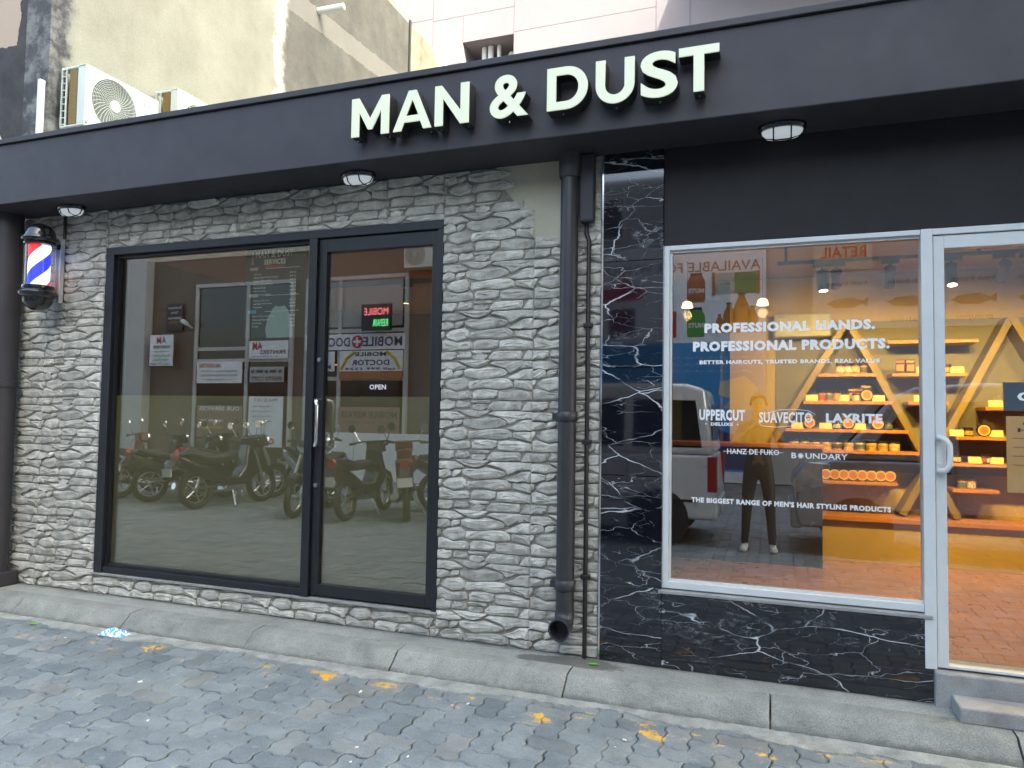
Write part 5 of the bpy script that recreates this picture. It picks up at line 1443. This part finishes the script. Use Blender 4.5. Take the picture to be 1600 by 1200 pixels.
def make_bike(name, label, bodymat):
    """local: front towards +x, wheels on z = 0"""
    t = thing(name, label, 'motorcycle', group='motorcycles parked across the street')
    for x in (-.60, .62):
        wh = MB().torus((x, 0, .285), (0, 1, 0), .24, .048, 28, 8).build('wheel', M['rubber'], t, smooth=60)
        r_ = MB().torus((x, 0, .285), (0, 1, 0), .195, .014, 24, 6).cyl((x, -.045, .285), (x, .045, .285), .035, 12)
        for k in range(5):
            a = 2*math.pi*k/5
            r_.cyl((x, 0, .285), (x+.19*math.cos(a), 0, .285+.19*math.sin(a)), .012, 6)
        r_.build('rim', M['steel'], wh, smooth=40)
    MB().tube([(.62, .075, .285), (.50, .075, .66), (.42, .06, .86)], .022, 8).tube([(.62, -.075, .285), (.50, -.075, .66), (.42, -.06, .86)], .022, 8).build('fork', M['steel'], t, smooth=40)
    MB().tube([(-.60, .08, .285), (-.1, .07, .36)], .022, 8).tube([(-.60, -.08, .285), (-.1, -.07, .36)], .022, 8).build('swing_arm', M['black_plastic'], t)
    def slab(prof, hw_, name_, mt, bv=.03):
        n = len(prof)
        MB().add([(x, -hw_, z) for x, z in prof] + [(x, hw_, z) for x, z in prof], [tuple(range(n)), tuple(range(n, 2*n))[::-1]] + [(i, n+i, n+(i+1) % n, (i+1) % n) for i in range(n)]).build(name_, mt, t, bevel=bv, seg=2)
    slab([(.50, .50), (.40, .92), (.28, .95), (.22, .60), (.10, .46), (-.20, .46), (-.42, .58), (-.92, .80), (-.88, .66), (-.45, .42), (-.10, .30), (.25, .32)], .115, 'body_panel', bodymat)
    slab([(-.12, .66), (.10, .74), (.02, .80), (-.30, .76), (-.78, .86), (-.84, .80), (-.4, .66)], .12, 'seat', M['black_plastic'])
    slab([(.52, .88), (.46, 1.06), (.32, 1.06), (.34, .90)], .13, 'head_cowl', bodymat)
    MB().lathe([(.085, 0), (.085, .03), (.05, .045)], (.49, 0, .97), (1, 0, -.1), n=16).build('headlamp', M['chrome'], t, smooth=40)
    MB().tube([(.28, -.36, 1.02), (.36, -.2, 1.05), (.38, 0, 1.04), (.36, .2, 1.05), (.28, .36, 1.02)], .014, 8).cyl((.28, -.36, 1.02), (.25, -.24, 1.03), .02, 8).cyl((.28, .36, 1.02), (.25, .24, 1.03), .02, 8).build('handlebar', M['black_plastic'], t, smooth=40)
    for s_ in (-1, 1):
        MB().tube([(.34, s_*.22, 1.05), (.30, s_*.30, 1.22)], .006, 6).lathe([(.06, 0), (.06, .015)], (.30, s_*.32, 1.25), (-1, 0, 0), n=14).build('mirror', M['chrome'], t, smooth=40)
    slab([(.86, .42), (.80, .56), (.62, .62), (.46, .55), (.46, .52), (.62, .58), (.78, .52), (.82, .40)], .06, 'front_mudguard', bodymat, .01)
    slab([(-.92, .80), (-1.06, .60), (-1.0, .58), (-.86, .72)], .07, 'rear_mudguard', M['black_plastic'], .01)
    MB().box(-1.075, -1.062, -.10, .10, .50, .62).build('number_plate', M['white_paint'], t)
    MB().lathe([(.07, 0), (.06, .05)], (-.92, 0, .78), (-1, 0, .1), n=14).build('tail_lamp', flat('lamp_red', (.3, .01, .015)), t, smooth=40)
    MB().tube([(.10, -.10, .26), (-.25, -.13, .22), (-.45, -.15, .27), (-.85, -.16, .36)], [.02, .022, .045, .05], 10).build('exhaust', M['chrome'], t, smooth=40)
    slab([(.18, .22), (.20, .44), (-.12, .46), (-.16, .24)], .10, 'engine', M['steel'], .02)
    MB().tube([(-.02, .10, .24), (-.10, .26, .015)], .010, 6).build('kickstand', M['steel'], t)
    return t
protos = [make_bike('motorcycle', 'x', M['gloss_black']), make_bike('motorcycle', 'x', pm('bike_red', (.10, .012, .015), .25, .05, 3, coat=.5, space='Object')), make_bike('motorcycle', 'x', pm('bike_white', (.55, .56, .56), .25, .05, 3, coat=.5, space='Object'))]
fresh = [True]*3
BK = [(0, -5.45, -5.0, -95, 'black motorcycle nearest the glass door reflection, rear wheel to the shop'), (1, -4.95, -5.3, -118, 'dark red motorcycle parked second from the vans'), (0, -3.95, -5.9, -100, 'black motorcycle parked right beside the silver van'),
      (2, -7.35, -6.3, 25, 'white scooter parked side-on in the row'), (0, -8.3, -5.6, -60, 'black motorcycle left of the white scooter'), (0, -9.0, -5.3, -65, 'black motorcycle second left of the white scooter'),
      (0, -9.9, -5.5, -70, 'black motorcycle third left of the white scooter'), (1, -10.7, -5.4, -65, 'dark red motorcycle at the far left of the row'), (0, -6.3, -4.9, 80, 'black motorcycle with its front wheel to the shop'),
      (0, -8.65, -6.1, -70, 'black motorcycle in the second row behind the scooter'), (0, -9.4, -6.3, -100, 'black motorcycle in the second row by the print shop'), (0, -4.5, -6.4, -60, 'black motorcycle behind the dark red one'), (0, -7.9, -5.0, -80, 'black motorcycle nearest the fixed window')]
for k, x, y, a, lab in BK:
    o = protos[k] if fresh[k] else dup(protos[k])
    fresh[k] = False
    o.location = (x, y, 0); o.rotation_euler = (R(4), 0, R(a)); o['label'] = lab

# photographer: one skinned body
bm = bmesh.new()
sk = bm.verts.layers.skin.verify()
PX, PYY = -.12, -4.42
V_ = {}
def jv(n, x, y, z, r, par=None, ry=None):
    v = bm.verts.new((PX+x, PYY+y, z)); v[sk].radius = (r, ry or r); V_[n] = v
    if par: bm.edges.new((V_[par], v))
    return v
jv('pel', 0, 0, .92, .135, None, .115)[sk].use_root = True
jv('bel', 0, 0, 1.06, .128, 'pel', .10); jv('che', 0, -.01, 1.27, .150, 'bel', .105); jv('col', 0, -.01, 1.40, .085, 'che', .07); jv('nek', 0, .01, 1.48, .052, 'col'); jv('chi', 0, .03, 1.545, .062, 'nek', .07); jv('hea', 0, .025, 1.62, .078, 'chi', .092); jv('top', 0, .015, 1.695, .055, 'hea', .065)
for s_, nm in ((-1, 'l'), (1, 'r')):
    jv(nm+'sh', s_*.165, -.01, 1.375, .062, 'col'); jv(nm+'el', s_*.24, .13, 1.16, .045, nm+'sh'); jv(nm+'wr', s_*.115+.04, .33, 1.36, .030, nm+'el'); jv(nm+'pa', s_*.085+.06, .36, 1.40, .034, nm+'wr', .02)
    for k in range(4):
        jv(nm+'f%da' % k, s_*.072+.075, .385, 1.385+k*.021, .0095, nm+'pa'); jv(nm+'f%db' % k, s_*.045+.085, .400, 1.388+k*.021, .0085, nm+'f%da' % k); jv(nm+'f%dc' % k, s_*.022+.092, .398, 1.39+k*.021, .0075, nm+'f%db' % k)
    jv(nm+'ta', s_*.065+.065, .345, 1.42, .011, nm+'pa'); jv(nm+'tb', s_*.04+.08, .352, 1.435, .009, nm+'ta')
    jv(nm+'hi', s_*.088, 0, .86, .092, 'pel'); jv(nm+'kn', s_*.12, .02, .49, .060, nm+'hi'); jv(nm+'an', s_*.145, -.01, .10, .042, nm+'kn'); jv(nm+'he', s_*.145, -.03, .045, .040, nm+'an'); jv(nm+'to', s_*.165, .16, .035, .036, nm+'he', .045)
me = bpy.data.meshes.new('body'); bm.to_mesh(me); bm.free()
po = bpy.data.objects.new('tmp_body', me)
tmp = bpy.data.scenes.new('tmp'); tmp.collection.objects.link(po)
po.modifiers.new('skin', 'SKIN').use_smooth_shade = True
po.modifiers.new('sub', 'SUBSURF').levels = 2
tmp.view_layers[0].update()
dg = tmp.view_layers[0].depsgraph
dg.update()
bme = bpy.data.meshes.new_from_object(po.evaluated_get(dg))
bpy.data.objects.remove(po); bpy.data.scenes.remove(tmp)
for mt in (flat('shoe_white', (.6, .58, .55)), flat('trouser_black', (.014, .014, .015)), flat('shirt_black', (.02, .02, .022)), flat('skin', (.20, .11, .07))): bme.materials.append(mt)
for p in bme.polygons:
    c_ = p.center; x, y, z = c_.x-PX, c_.y-PYY, c_.z
    if z < .085: k = 0
    elif z < .97 and abs(x) < .25 and y < .2: k = 1
    elif z > 1.45: k = 3
    elif y > .09: k = 3
    else: k = 2
    p.material_index = k
ph = thing('person', 'photographer in dark shirt and black trousers with pale shoes, holding up a phone', 'person', (PX, PYY, 0))
o = put('body', bme, ph); bme.transform(Matrix.Translation((-PX, -PYY, 0)))
q = MB()
n1, n2 = 12, 18
for j in range(n1+1):
    th = math.pi*.60*j/n1
    for i in range(n2):
        a = 2*math.pi*i/n2
        rz = .112
        q.v.append((PX+.088*math.sin(th)*math.cos(a), PYY+.012-.01+.104*math.sin(th)*math.sin(a), 1.645+rz*math.cos(th)*(1 if math.sin(a) < .5 else .96)))
for j in range(n1):
    for i in range(n2):
        if j > 5 and math.sin(2*math.pi*(i+.5)/n2) > .15: continue
        q.f.append((j*n2+i, (j+1)*n2+i, (j+1)*n2+(i+1) % n2, j*n2+(i+1) % n2))
q.build('hair', flat('hair_black', (.012, .011, .01), .5), ph, smooth=60)
fc = MB()
for s_ in (-1, 1):
    fc.lathe([(.004, -.006), (.011, 0), (.004, .006)], (PX+s_*.032, PYY+.108, 1.632), (0, 1, 0), n=10)
fc.build('eye', flat('eye_dark', (.05, .04, .03), .2), ph, smooth=60)
MB().lathe([(.014, 0), (.011, .02), (.004, .045)], (PX, PYY+.118, 1.585), (0, -.15, 1), n=10).build('nose', M['skin'], ph, smooth=60)
MB().box(PX-.022, PX+.022, PYY+.100, PYY+.113, 1.560, 1.568).build('mouth', flat('lip', (.22, .09, .07)), ph, bevel=.003)
for s_ in (-1, 1): MB().lathe([(.024, -.006), (.028, 0), (.02, .007)], (PX+s_*.092, PYY+.02, 1.625), (1, 0, 0), n=12).build('ear', M['skin'], ph, smooth=60)
tag(MB().box(-.085, .085, -4.040, -4.032, 1.39, 1.47).build('phone', M['gloss_black'], bevel=.006), 'black phone held up in both hands by the photographer', 'phone')
